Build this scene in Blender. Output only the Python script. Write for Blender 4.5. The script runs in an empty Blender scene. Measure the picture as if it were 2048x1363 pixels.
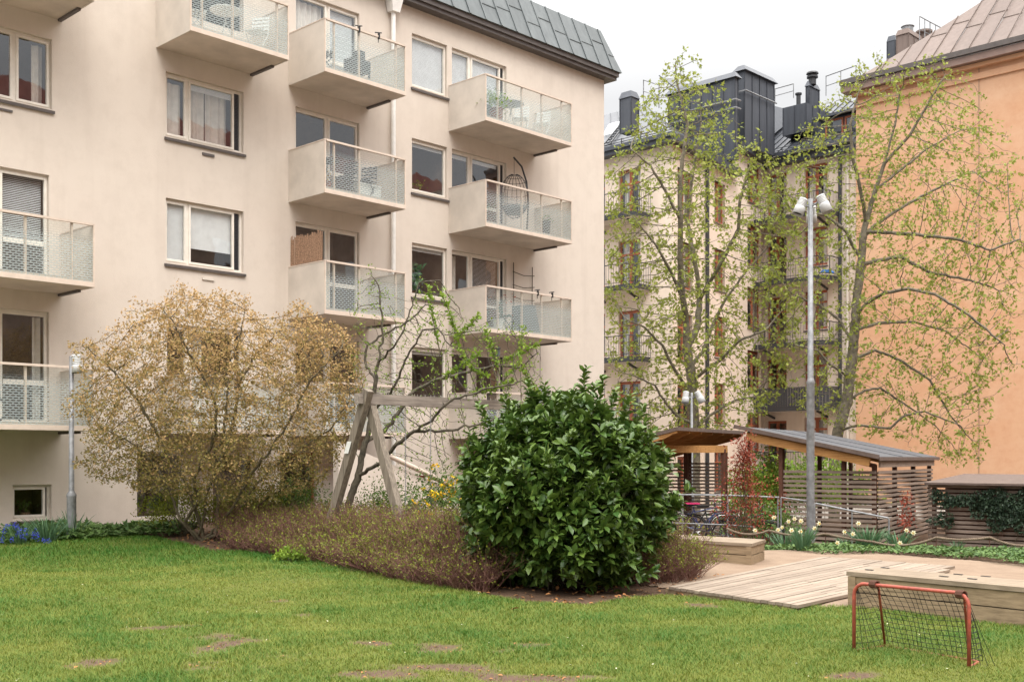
import bpy, bmesh, math, random
import numpy as np
from mathutils import Vector, Matrix
R=math.radians
random.seed(7); rng=np.random.default_rng(7)
sc=bpy.context.scene; COL=sc.collection
# ------------------------------------------------------------------ camera
FPX=2250.0; CX=1024.0; HY=915.0; CAMZ=1.67
cam_d=bpy.data.cameras.new("camera"); cam=bpy.data.objects.new("camera",cam_d); COL.objects.link(cam)
cam.location=(0,0,CAMZ); cam.rotation_euler=(R(90),0,0)
cam_d.sensor_width=36; cam_d.lens=36*FPX/2048; cam_d.shift_y=(HY-681.5)/2048
cam_d.clip_end=1000; cam_d.clip_start=.1
sc.camera=cam
# ------------------------------------------------------------------ world: bright overcast sky
w=bpy.data.worlds.new("World"); sc.world=w; w.use_nodes=True
nt=w.node_tree; nt.nodes.clear()
out=nt.nodes.new('ShaderNodeOutputWorld'); add=nt.nodes.new('ShaderNodeAddShader')
sky=nt.nodes.new('ShaderNodeTexSky'); sky.sky_type='NISHITA'; sky.sun_disc=False
SUN_EL=R(55); SUN_ROT=R(162)
sky.sun_elevation=SUN_EL; sky.sun_rotation=SUN_ROT; sky.dust_density=3
b1=nt.nodes.new('ShaderNodeBackground'); b1.inputs[1].default_value=.05
hs_=nt.nodes.new('ShaderNodeHueSaturation'); hs_.inputs['Saturation'].default_value=.2; nt.links.new(sky.outputs[0],hs_.inputs['Color']); nt.links.new(hs_.outputs[0],b1.inputs[0])
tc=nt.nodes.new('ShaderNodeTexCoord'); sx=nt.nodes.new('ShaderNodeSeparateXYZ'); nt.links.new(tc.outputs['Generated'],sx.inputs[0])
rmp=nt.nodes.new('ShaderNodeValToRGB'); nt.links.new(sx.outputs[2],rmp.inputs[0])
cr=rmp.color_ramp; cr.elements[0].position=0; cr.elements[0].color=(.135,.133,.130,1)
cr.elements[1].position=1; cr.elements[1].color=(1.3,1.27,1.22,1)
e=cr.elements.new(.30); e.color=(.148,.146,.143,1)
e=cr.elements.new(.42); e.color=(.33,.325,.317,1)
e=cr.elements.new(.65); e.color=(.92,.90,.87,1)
cn=nt.nodes.new('ShaderNodeTexNoise'); cn.inputs['Scale'].default_value=2.2; cn.inputs['Detail'].default_value=4
nt.links.new(tc.outputs['Generated'],cn.inputs['Vector'])
cm=nt.nodes.new('ShaderNodeMapRange'); cm.inputs[3].default_value=.94; cm.inputs[4].default_value=1.06
nt.links.new(cn.outputs[0],cm.inputs[0])
vm=nt.nodes.new('ShaderNodeVectorMath'); vm.operation='SCALE'
nt.links.new(rmp.outputs[0],vm.inputs[0]); nt.links.new(cm.outputs[0],vm.inputs['Scale'])
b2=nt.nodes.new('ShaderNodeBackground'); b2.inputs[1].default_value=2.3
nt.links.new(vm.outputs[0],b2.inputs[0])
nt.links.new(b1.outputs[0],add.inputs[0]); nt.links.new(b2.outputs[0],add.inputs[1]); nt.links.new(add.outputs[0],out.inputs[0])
sl=bpy.data.lights.new("sun",'SUN'); sl.energy=.85; sl.angle=R(25); sl.color=(1,.95,.87)
so=bpy.data.objects.new("sun",sl); COL.objects.link(so)
sd=Vector((math.sin(SUN_ROT)*math.cos(SUN_EL),math.cos(SUN_ROT)*math.cos(SUN_EL),math.sin(SUN_EL)))
so.rotation_euler=sd.to_track_quat('Z','Y').to_euler()
sc.view_settings.view_transform='Standard'; sc.view_settings.look='None'; sc.view_settings.exposure=0.78; sc.view_settings.gamma=1
sc.render.engine='CYCLES'; sc.cycles.max_bounces=8; sc.cycles.transparent_max_bounces=24
sc.cycles.use_denoising=True
# ------------------------------------------------------------------ geometry of the place
ANG=.766; S=math.sin(ANG); C=math.cos(ANG)
E1=Vector((S,C,0)); E2=Vector((-C,S,0)); ZU=Vector((0,0,1))
VF=21.149; VW=22.593              # balcony fronts / facade wall (distance along E2)
U1=40.4; U4=51.6; UO=51.3         # planes of the old house and of the orange gable
def U_at(px,V=VW):
    t=(px-CX)/FPX; return V*(C+t*S)/(S-t*C)
def V_at(px,U):
    t=(px-CX)/FPX; return U*(S-t*C)/(C+t*S)
def P(u,v,z=0): return Vector((u*S-v*C,u*C+v*S,z))
def zat(py,Y): return CAMZ+(HY-py)/FPX*Y
def at(px,py,Y): return Vector(((px-CX)/FPX*Y,Y,zat(py,Y)))
def gp(px,py,z=0):
    Y=(CAMZ-z)*FPX/(py-HY); return Vector(((px-CX)/FPX*Y,Y,z))
def uv_of(p): return (p.x*S+p.y*C, -p.x*C+p.y*S)
def ss(a,b,x):
    t=np.clip((np.asarray(x,float)-a)/(b-a),0,1); return t*t*(3-2*t)
def h(x,y):
    x=np.asarray(x,float); y=np.asarray(y,float)
    rise=.24*ss(17,22.5,y)*(1-ss(-5.5,-3.0,x))
    drop=-.5*ss(20.3,24.5,y+.25*np.maximum(0,x-6))*ss(1.5,4.5,x)
    bump=.02*np.sin(x*1.3+.4*y)*np.sin(y*.9-1)+.012*np.sin(x*3.1+1)*np.sin(y*2.7)
    return rise+drop+bump
# ------------------------------------------------------------------ materials
MATS={}
def nodes(name):
    m=bpy.data.materials.new(name); m.use_nodes=True; n=m.node_tree; b=n.nodes['Principled BSDF']; MATS[name]=m; return m,n,b
def noise(n,scale,detail=4,rough=.6,vec=None,stretch=None):
    t=n.nodes.new('ShaderNodeTexNoise'); t.inputs['Scale'].default_value=scale; t.inputs['Detail'].default_value=detail; t.inputs['Roughness'].default_value=rough
    g=n.nodes.new('ShaderNodeNewGeometry'); src=g.outputs['Position']
    if stretch:
        mp=n.nodes.new('ShaderNodeMapping'); mp.inputs['Scale'].default_value=stretch
        if len(stretch)==3: pass
        mp.inputs['Rotation'].default_value=(0,0,vec or 0)
        mp.vector_type='POINT'
        n.links.new(src,mp.inputs[0]); src=mp.outputs[0]
    n.links.new(src,t.inputs['Vector']); return t.outputs[0]
def mixc(n,fac,a,b,mode='MIX'):
    m=n.nodes.new('ShaderNodeMix'); m.data_type='RGBA'; m.blend_type=mode
    for i,vv in ((0,fac),(6,a),(7,b)):
        if isinstance(vv,(int,float)): m.inputs[i].default_value=vv
        elif isinstance(vv,tuple): m.inputs[i].default_value=(*vv[:3],1)
        else: n.links.new(vv,m.inputs[i])
    return m.outputs[2]
def ramp(n,fac,lo,hi,a=0.,b=1.):
    m=n.nodes.new('ShaderNodeMapRange'); n.links.new(fac,m.inputs[0]); m.inputs[1].default_value=lo; m.inputs[2].default_value=hi; m.inputs[3].default_value=a; m.inputs[4].default_value=b; return m.outputs[0]
def bumpn(n,b,hgt,strength=.3,dist=.01):
    u=n.nodes.new('ShaderNodeBump'); u.inputs['Strength'].default_value=strength; u.inputs['Distance'].default_value=dist
    n.links.new(hgt,u.inputs['Height']); n.links.new(u.outputs[0],b.inputs['Normal'])
def M(name,col,rough=.7,metal=0,var=.12,scale=6,bump=0,bs=60,spec=.4,col2=None):
    m,n,b=nodes(name)
    c2=col2 or tuple(max(0,x*(1-var*2.2)) for x in col); c1=tuple(min(1,x*(1+var*.6)) for x in col)
    f=ramp(n,noise(n,scale),.35,.68)
    n.links.new(mixc(n,f,c1,c2),b.inputs['Base Color'])
    b.inputs['Roughness'].default_value=rough; b.inputs['Metallic'].default_value=metal; b.inputs['Specular IOR Level'].default_value=spec
    if bump: bumpn(n,b,noise(n,bs,3),bump,.008)
    return m
def plaster(name,c,cdark,cl,bump=.35,vertical=True,big=.35,cont=.35,flat=None,streak=.33):
    m,n,b=nodes(name)
    f1=ramp(n,noise(n,big,7,.65,stretch=flat),.35,.7); f2=ramp(n,noise(n,2.4,6,.7),.45,.8)
    f3=ramp(n,noise(n,1.2,4,.6,stretch=(1.6,1.6,.12)),.5,.75)
    x=mixc(n,f1,cl,c); x=mixc(n,mathn(n,'MULTIPLY',f2,cont),x,cdark); x=mixc(n,mathn(n,'MULTIPLY',f3,streak),x,cdark)
    n.links.new(x,b.inputs['Base Color']); b.inputs['Roughness'].default_value=.9; b.inputs['Specular IOR Level'].default_value=.15
    bumpn(n,b,noise(n,55,4,.7),bump,.01)
    return m
def mathn(n,op,a,b=None):
    m=n.nodes.new('ShaderNodeMath'); m.operation=op
    for i,vv in enumerate((a,b)):
        if vv is None: continue
        if isinstance(vv,(int,float)): m.inputs[i].default_value=vv
        else: n.links.new(vv,m.inputs[i])
    return m.outputs[0]
def posdot(n,vec):
    g=n.nodes.new('ShaderNodeNewGeometry'); d=n.nodes.new('ShaderNodeVectorMath'); d.operation='DOT_PRODUCT'; d.inputs[1].default_value=vec
    n.links.new(g.outputs['Position'],d.inputs[0]); return d.outputs['Value']
def wood(name,c,cd,axis,rough=.8,knots=True,planks=None):
    # axis: grain direction in world space
    m,n,b=nodes(name)
    ax=Vector(axis).normalized(); side=ax.cross(ZU).normalized() if abs(ax.z)<.9 else Vector((1,0,0)); up=ax.cross(side).normalized()
    cmb=n.nodes.new('ShaderNodeCombineXYZ')
    n.links.new(mathn(n,'MULTIPLY',posdot(n,ax),.9),cmb.inputs[0]); n.links.new(mathn(n,'MULTIPLY',posdot(n,side),14),cmb.inputs[1]); n.links.new(mathn(n,'MULTIPLY',posdot(n,up),14),cmb.inputs[2])
    t=n.nodes.new('ShaderNodeTexNoise'); t.inputs['Scale'].default_value=2.2; t.inputs['Detail'].default_value=6; t.inputs['Roughness'].default_value=.65; n.links.new(cmb.outputs[0],t.inputs['Vector'])
    f=ramp(n,t.outputs[0],.38,.66); x=mixc(n,f,c,cd)
    x=mixc(n,mathn(n,'MULTIPLY',ramp(n,noise(n,1.7,5),.45,.75),.5),x,tuple(v*.62 for v in cd))
    if planks:
        a=n.nodes.new('ShaderNodeAttribute'); a.attribute_name='tint'
        x=mixc(n,mathn(n,'MULTIPLY',a.outputs['Fac'],.55),x,tuple(v*.72 for v in cd))
    n.links.new(x,b.inputs['Base Color']); b.inputs['Roughness'].default_value=rough; b.inputs['Specular IOR Level'].default_value=.25
    bumpn(n,b,t.outputs[0],.35,.006)
    return m
def leafm(name,ca,cb,rough=.5,spec=.4,trans=.25,sheen=0):
    m,n,b=nodes(name)
    a=n.nodes.new('ShaderNodeAttribute'); a.attribute_name='tint'
    x=mixc(n,a.outputs['Fac'],ca,cb); n.links.new(x,b.inputs['Base Color'])
    b.inputs['Roughness'].default_value=rough; b.inputs['Specular IOR Level'].default_value=spec
    if trans:
        tr=n.nodes.new('ShaderNodeBsdfTranslucent'); n.links.new(x,tr.inputs[0]); mx=n.nodes.new('ShaderNodeMixShader'); mx.inputs[0].default_value=trans
        n.links.new(b.outputs[0],mx.inputs[1]); n.links.new(tr.outputs[0],mx.inputs[2]); n.links.new(mx.outputs[0],n.nodes['Material Output'].inputs[0])
    return m
def glassm(name,tint=(.86,.9,.88),base=.09,k=.75,rough=.02,frit=False,wavy=.0):
    m,n,b=nodes(name); n.nodes.remove(b)
    tr=n.nodes.new('ShaderNodeBsdfTransparent'); tr.inputs[0].default_value=(*tint,1)
    gl=n.nodes.new('ShaderNodeBsdfGlossy'); gl.inputs['Roughness'].default_value=rough; gl.inputs[0].default_value=(.95,.97,1,1)
    lw=n.nodes.new('ShaderNodeLayerWeight'); lw.inputs[0].default_value=.5
    f=mathn(n,'ADD',mathn(n,'MULTIPLY',mathn(n,'POWER',lw.outputs['Facing'],3.0),k),base)
    if wavy:
        u=n.nodes.new('ShaderNodeBump'); u.inputs['Strength'].default_value=wavy; u.inputs['Distance'].default_value=.02; n.links.new(noise(n,1.6,2,.5),u.inputs['Height']); n.links.new(u.outputs[0],gl.inputs['Normal'])
    mx=n.nodes.new('ShaderNodeMixShader'); n.links.new(f,mx.inputs[0]); n.links.new(tr.outputs[0],mx.inputs[1]); n.links.new(gl.outputs[0],mx.inputs[2])
    res=mx.outputs[0]
    if frit:
        uu=posdot(n,(E1.x,E1.y,0)); zz=posdot(n,(0,0,1))
        cmb=n.nodes.new('ShaderNodeCombineXYZ'); n.links.new(uu,cmb.inputs[0]); n.links.new(zz,cmb.inputs[1])
        br=n.nodes.new('ShaderNodeTexBrick'); n.links.new(cmb.outputs[0],br.inputs['Vector'])
        br.inputs['Scale'].default_value=1; br.inputs['Brick Width'].default_value=.11; br.inputs['Row Height'].default_value=.046; br.inputs['Mortar Size'].default_value=.014
        br.inputs['Color1'].default_value=(0,0,0,1); br.inputs['Color2'].default_value=(0,0,0,1); br.inputs['Mortar'].default_value=(1,1,1,1); br.inputs['Mortar Smooth'].default_value=.1
        # printed band: clear towards the top edge of each pane (rail tops sit every 2.8 m, 11.85)
        zf=mathn(n,'FRACT',mathn(n,'DIVIDE',mathn(n,'SUBTRACT',zz,-.6),2.8))  # 0 at slab underside level
        topf=ramp(n,zf,.29,.37,1,.15)
        fr=mathn(n,'MULTIPLY',mathn(n,'MULTIPLY',br.outputs['Color'],topf),.56)
        df=n.nodes.new('ShaderNodeBsdfDiffuse'); df.inputs[0].default_value=(.54,.62,.635,1)
        tl=n.nodes.new('ShaderNodeBsdfTranslucent'); tl.inputs[0].default_value=(.55,.63,.62,1)
        ad=n.nodes.new('ShaderNodeMixShader'); ad.inputs[0].default_value=.4; n.links.new(df.outputs[0],ad.inputs[1]); n.links.new(tl.outputs[0],ad.inputs[2])
        m2=n.nodes.new('ShaderNodeMixShader'); n.links.new(fr,m2.inputs[0]); n.links.new(res,m2.inputs[1]); n.links.new(ad.outputs[0],m2.inputs[2]); res=m2.outputs[0]
    n.links.new(res,n.nodes['Material Output'].inputs[0])
    return m
plaster('plaster_pink',(.575,.505,.44),(.445,.38,.325),(.61,.542,.475))
plaster('plaster_beige',(.66,.55,.46),(.52,.42,.34),(.71,.60,.51))
plaster('plaster_orange',(.55,.30,.175),(.45,.21,.11),(.60,.38,.25),.2,big=.3,cont=.45,flat=(.6,.6,1.6),streak=.08)
M('slab_under',(.58,.50,.43),.9,bump=.2,var=.09,scale=1.3)
M('panel_cream',(.58,.52,.455),.75,var=.07,scale=1.5)
M('rail_cream',(.60,.50,.42),.55,var=.05)
M('frame_white',(.72,.67,.60),.45,var=.04)
M('sill_dark',(.10,.085,.08),.5,var=.1)
M('pipe_white',(.74,.72,.69),.45,var=.05)
M('room',(.16,.115,.085),.9,var=.2,scale=1.2)
M('curtain',(.76,.72,.67),.9,var=.06)
M('blind_white',(.80,.82,.84),.6,var=.04)
M('dark_metal',(.035,.036,.04),.45,var=.1)
M('black_plastic',(.02,.02,.022),.5)
M('galv',(.25,.255,.265),.5,.25,var=.16,scale=9)
M('lamp_grey',(.52,.53,.53),.45,var=.04)
M('red_frame',(.36,.11,.055),.6,var=.12)
M('terracotta',(.36,.13,.07),.8)
M('red_paint',(.37,.08,.05),.55,var=.16,scale=25,col2=(.24,.06,.045))
M('net_black',(.012,.012,.016),.8)
M('rope',(.20,.15,.105),.9,var=.25,scale=60)
M('rust',(.10,.045,.03),.85)
M('felt_roof',(.085,.088,.098),.75,var=.1,bump=.3,bs=200)
M('felt_brown',(.135,.098,.082),.85,var=.1,bump=.3,bs=200)
M('tyre',(.015,.015,.015),.8)
M('chrome',(.5,.5,.5),.25,.9)
M('bike_blue',(.03,.04,.12),.35)
M('pink_cloth',(.55,.03,.14),.7)
M('blue_cloth',(.01,.14,.45),.6)
M('green_cloth',(.05,.14,.10),.8)
M('grey_cloth',(.16,.19,.20),.8)
M('white_plastic',(.7,.7,.68),.5,var=.03)
M('wicker_dark',(.03,.03,.032),.7)
M('reed',(.36,.22,.14),.9,var=.3,scale=40)
M('orange_door',(.55,.10,.03),.5)
M('brick_brown',(.33,.24,.19),.9,scale=1.5)
M('red_roof',(.20,.045,.03),.7,scale=2)
M('concrete',(.33,.31,.28),.9,bump=.3)
M('brown_metal',(.23,.155,.13),.6,var=.08,scale=2)
wood('wood_grey',(.33,.285,.245),(.16,.135,.115),E1)
wood('wood_post',(.25,.21,.165),(.12,.10,.08),(0,0,1))
wood('deck_wood',(.35,.285,.225),(.25,.195,.15),E1,planks=True)
wood('box_wood',(.33,.245,.155),(.20,.145,.09),-E2)
wood('box_top',(.31,.245,.18),(.20,.155,.11),-E2)
wood('slat_wood',(.34,.265,.215),(.20,.155,.125),-E2,planks=True)
wood('beam_orange',(.50,.27,.10),(.33,.16,.055),-E2)
M('frame_brown',(.11,.045,.028),.7,var=.15)
M('bark_grey',(.17,.145,.105),.9,var=.3,scale=9,bump=.6,bs=40,col2=(.085,.075,.055))
M('bark_olive',(.10,.085,.05),.9,var=.3,scale=12,bump=.5,bs=50,col2=(.07,.055,.035))
M('bark_dark',(.10,.085,.06),.9,var=.3,scale=12,bump=.4)
M('twig_red',(.105,.048,.036),.85,var=.25,scale=5,col2=(.18,.09,.065))
leafm('maple_leaf',(.34,.36,.07),(.20,.26,.045),.6,.3,.35)
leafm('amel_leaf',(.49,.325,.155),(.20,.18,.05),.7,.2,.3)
leafm('lime_leaf',(.27,.37,.045),(.13,.23,.03),.6,.3,.35)
leafm('laurel_leaf',(.115,.18,.032),(.030,.075,.015),.36,.38,.10)
leafm('laurel_bud',(.22,.30,.06),(.15,.22,.05),.6,.3,.2)
leafm('hedge_leaf',(.26,.28,.03),(.13,.17,.025),.6,.3,.3)
leafm('ground_leaf',(.13,.21,.055),(.055,.115,.03),.6,.3,.2)
leafm('strap_leaf',(.10,.19,.085),(.06,.13,.065),.5,.35,.2)
leafm('red_leaf',(.33,.07,.035),(.17,.04,.025),.6,.3,.2)
leafm('ivy_leaf',(.045,.075,.04),(.022,.043,.026),.5,.35,.1)
leafm('shrub_leaf',(.13,.20,.035),(.06,.12,.025),.6,.3,.25)
leafm('flower_white',(.82,.78,.58),(.85,.82,.72),.7,.2,.3)
leafm('flower_cup',(.75,.55,.15),(.8,.65,.25),.7,.2,.2)
leafm('flower_yellow',(.75,.42,.01),(.7,.5,.02),.7,.2,.2)
leafm('flower_blue',(.04,.06,.42),(.08,.10,.50),.7,.2,.2)
leafm('grass_blade',(.215,.235,.042),(.045,.145,.017),.55,.25,.3)
leafm('dry_leaf',(.42,.20,.08),(.22,.11,.05),.8,.1,.1)
glassm('window_glass',(.88,.89,.88),.12,.8,.015,wavy=.12)
glassm('balcony_glass',(.87,.90,.885),.05,.75,.03,frit=True)
# copper cladding with streaks
def metal_seam(name,c1,c2,rough,metal,streak=1):
    m,n,b=nodes(name)
    f=ramp(n,noise(n,1.4,6,.7,stretch=(3,3,.25)),.35,.7); g=ramp(n,noise(n,.8,4),.4,.7)
    a=n.nodes.new('ShaderNodeAttribute'); a.attribute_name='tint'
    x=mixc(n,f,c1,c2); x=mixc(n,mathn(n,'MULTIPLY',a.outputs['Fac'],.4),x,tuple(v*.7 for v in c2)); x=mixc(n,mathn(n,'MULTIPLY',g,.25),x,c2)
    n.links.new(x,b.inputs['Base Color']); b.inputs['Roughness'].default_value=rough; b.inputs['Metallic'].default_value=metal
    bumpn(n,b,noise(n,2.5,3),.25,.03); return m
metal_seam('copper',(.135,.152,.157),(.082,.095,.10),.6,.1)
metal_seam('seam_dark',(.085,.092,.11),(.055,.061,.074),.45,.35)
metal_seam('seam_brown',(.205,.155,.135),(.15,.112,.096),.7,.1)
# ground materials
def soilm(name,a,bc,d,sc_=5,bump=.6):
    m,n,b=nodes(name)
    x=mixc(n,ramp(n,noise(n,sc_,8,.7),.35,.65),a,bc); x=mixc(n,ramp(n,noise(n,60,4,.8),.55,.75),x,d)
    n.links.new(x,b.inputs['Base Color']); b.inputs['Roughness'].default_value=.95; b.inputs['Specular IOR Level'].default_value=.1
    bumpn(n,b,noise(n,35,6,.7),bump,.03); return m
soilm('soil',(.12,.075,.05),(.07,.045,.03),(.20,.14,.10))
soilm('sand',(.27,.20,.145),(.21,.15,.108),(.33,.25,.19),2,.35)
soilm('dirt',(.23,.145,.10),(.16,.10,.07),(.32,.22,.16),6)
m,n,b=nodes('lawn_soil')
a=n.nodes.new('ShaderNodeAttribute'); a.attribute_name='tint'
x=mixc(n,ramp(n,noise(n,9,8,.75),.35,.65),(.10,.13,.03),(.155,.15,.05)); x=mixc(n,ramp(n,noise(n,70,4,.8),.45,.7),x,(.075,.10,.02))
x=mixc(n,a.outputs['Fac'],x,mixc(n,ramp(n,noise(n,30,6,.7),.4,.7),(.125,.082,.06),(.075,.05,.036)))
n.links.new(x,b.inputs['Base Color']); b.inputs['Roughness'].default_value=.95; b.inputs['Specular IOR Level'].default_value=.1
bumpn(n,b,noise(n,40,6,.7),.6,.02)
# ------------------------------------------------------------------ helpers
def link(name,me,mat,parent=None):
    o=bpy.data.objects.new(name,me); COL.objects.link(o)
    if mat is not None and not me.materials: me.materials.append(MATS[mat] if isinstance(mat,str) else mat)
    if parent is not None:
        o.parent=parent
        if parent.parent is None and parent.type=='EMPTY': o.matrix_parent_inverse=(Matrix.Translation(parent.location)@parent.rotation_euler.to_matrix().to_4x4()).inverted()
    return o
def thing(name,label,cat,loc=(0,0,0),group=None):
    o=bpy.data.objects.new(name,None); COL.objects.link(o); o.location=loc; o.empty_display_size=.2
    return tag(o,label,cat,group)
def tag(o,label=None,cat=None,group=None,kind=None):
    if label: o['label']=label
    if cat: o['category']=cat
    if group: o['group']=group
    if kind: o['kind']=kind
    return o
class MB:
    def __init__(s): s.v=[]; s.f=[]; s.t=[]; s.cur=0.
    def quad(s,*p):
        i=len(s.v); s.v+= [tuple(q) for q in p]; s.f.append(tuple(range(i,i+len(p)))); s.t+=[s.cur]*len(p); return s
    def hexa(s,b,t):   # 4 bottom, 4 top pts
        i=len(s.v); s.v+=[tuple(q) for q in b]+[tuple(q) for q in t]; s.t+=[s.cur]*8
        s.f+=[(i+3,i+2,i+1,i),(i+4,i+5,i+6,i+7)]+[(i+k,i+(k+1)%4,i+4+(k+1)%4,i+4+k) for k in range(4)]; return s
    def box(s,o,a,b,c):  # origin corner and three edge vectors
        o=Vector(o);a=Vector(a);b=Vector(b);c=Vector(c)
        return s.hexa([o,o+a,o+a+b,o+b],[o+c,o+a+c,o+a+b+c,o+b+c])
    def beam(s,p,q,wd,ht,up=ZU):
        p=Vector(p);q=Vector(q);d=(q-p).normalized(); sd_=d.cross(up)
        if sd_.length<1e-3: sd_=d.cross(Vector((1,0,0)))
        sd_.normalize(); u=sd_.cross(d).normalized()
        a=sd_*wd/2;b=u*ht/2
        return s.hexa([p-a-b,p+a-b,p+a+b,p-a+b],[q-a-b,q+a-b,q+a+b,q-a+b])
    def tube(s,pts,r,n=8,cap=True):
        pts=[Vector(p) for p in pts]; N=len(pts); rr=r if hasattr(r,'__len__') else [r]*N
        i0=len(s.v); pu=None
        for k,p in enumerate(pts):
            d=(pts[min(k+1,N-1)]-pts[max(k-1,0)]).normalized()
            if pu is None: pu=d.orthogonal().normalized()
            u=(pu-d*pu.dot(d)); u=u.normalized() if u.length>1e-6 else d.orthogonal().normalized(); pu=u; v=d.cross(u)
            for j in range(n):
                a=2*math.pi*j/n; s.v.append(tuple(p+(u*math.cos(a)+v*math.sin(a))*rr[k])); s.t.append(s.cur)
        for k in range(N-1):
            for j in range(n):
                a=i0+k*n+j;b=i0+k*n+(j+1)%n; s.f.append((a,b,b+n,a+n))
        if cap: s.f.append(tuple(range(i0+n-1,i0-1,-1))); s.f.append(tuple(range(i0+(N-1)*n,i0+N*n)))
        return s
    def lathe(s,prof,M4=None,n=16):
        M4=M4 or Matrix.Identity(4); i0=len(s.v)
        for r,z in prof:
            for j in range(n):
                a=2*math.pi*j/n; s.v.append(tuple(M4@Vector((r*math.cos(a),r*math.sin(a),z)))); s.t.append(s.cur)
        for k in range(len(prof)-1):
            for j in range(n):
                a=i0+k*n+j;b=i0+k*n+(j+1)%n; s.f.append((a,b,b+n,a+n))
        return s
    def build(s,name,mat,parent=None,smooth=False):
        me=bpy.data.meshes.new(name); me.from_pydata(s.v,[],s.f)
        if any(s.t): at_=me.attributes.new('tint','FLOAT','POINT'); at_.data.foreach_set('value',s.t)
        if smooth:
            for p in me.polygons: p.use_smooth=True
        me.update(); return link(name,me,mat,parent)
def mesh_np(name,V,F,mat,parent=None,tint=None,smooth=False):
    # V (n,3); F (m,k)
    me=bpy.data.meshes.new(name); V=np.asarray(V,np.float32); F=np.asarray(F,np.int32); k=F.shape[1]
    me.vertices.add(len(V)); me.vertices.foreach_set('co',V.ravel())
    me.loops.add(F.size); me.loops.foreach_set('vertex_index',F.ravel())
    me.polygons.add(len(F)); me.polygons.foreach_set('loop_start',np.arange(0,F.size,k,dtype=np.int32)); me.polygons.foreach_set('loop_total',np.full(len(F),k,np.int32))
    if smooth: me.polygons.foreach_set('use_smooth',np.ones(len(F),bool))
    me.update(calc_edges=True)
    if tint is not None:
        a=me.attributes.new('tint','FLOAT','POINT'); a.data.foreach_set('value',np.asarray(tint,np.float32))
    return link(name,me,mat,parent)
def unit(a): return a/np.maximum(np.linalg.norm(a,axis=-1,keepdims=True),1e-9)
def randdir(n,up=0.,flat=1.):
    d=rng.normal(size=(n,3)); d[:,2]*=flat; d=unit(d); d[:,2]+=up; return unit(d)
# leaf templates (x along leaf, y across, z fold); tris
def T_ellipse(wd=.42,fold=.12):
    V=[(0,0,0),(.28,wd*.42,fold),(.28,0,0),(.28,-wd*.42,fold),(.62,wd*.5,fold),(.62,0,0),(.62,-wd*.5,fold),(1,0,-.06)]
    F=[(0,2,1),(0,3,2),(2,5,4),(2,4,1),(3,6,5),(3,5,2),(5,7,4),(6,7,5)]
    return np.array(V,float),np.array(F)
T_small=(np.array([(0,0,0),(.5,.28,.05),(1,0,0),(.5,-.28,.05)],float),np.array([(0,2,1),(0,3,2)]))
def T_palm():
    pts=[(0,0,0)]
    for a,r in ((-115,.34),(-80,.22),(-58,.62),(-34,.36),(-20,.52),(0,1.0),(20,.52),(34,.36),(58,.62),(80,.22),(115,.34)):
        pts.append((.25+math.cos(R(a))*r*.75 if r!=0 else 0,math.sin(R(a))*r*.8,-.10*r))
    return np.array(pts,float),np.array([(0,k,k+1) for k in range(1,11)])
T_blade=(np.array([(0,.5,0),(0,-.5,0),(.55,.32,.0),(.55,-.32,.0),(1,0,0)],float),np.array([(0,1,3),(0,3,2),(2,3,4)]))
def leaves(name,pos,dirs,size,tmpl,mat,parent=None,tint=None,droop=None,upn=.3,aspect=None):
    V0,F0=tmpl; n=len(pos); pos=np.asarray(pos); dirs=unit(np.asarray(dirs))
    nr=rng.normal(size=(n,3))*1.0; nr[:,2]+=upn*3
    y=unit(np.cross(nr,dirs)); z=np.cross(dirs,y)
    size=np.broadcast_to(np.asarray(size,float),(n,))
    asp=np.ones(n) if aspect is None else np.broadcast_to(aspect,(n,))
    W=(pos[:,None,:]+size[:,None,None]*(V0[None,:,0:1]*dirs[:,None,:]+V0[None,:,1:2]*asp[:,None,None]*y[:,None,:]+V0[None,:,2:3]*z[:,None,:]))
    F=(F0[None]+(np.arange(n)*len(V0))[:,None,None]).reshape(-1,F0.shape[1])
    t=rng.random(n) if tint is None else np.asarray(tint)
    return mesh_np(name,W.reshape(-1,3),F,mat,parent,np.repeat(t,len(V0)))
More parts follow.
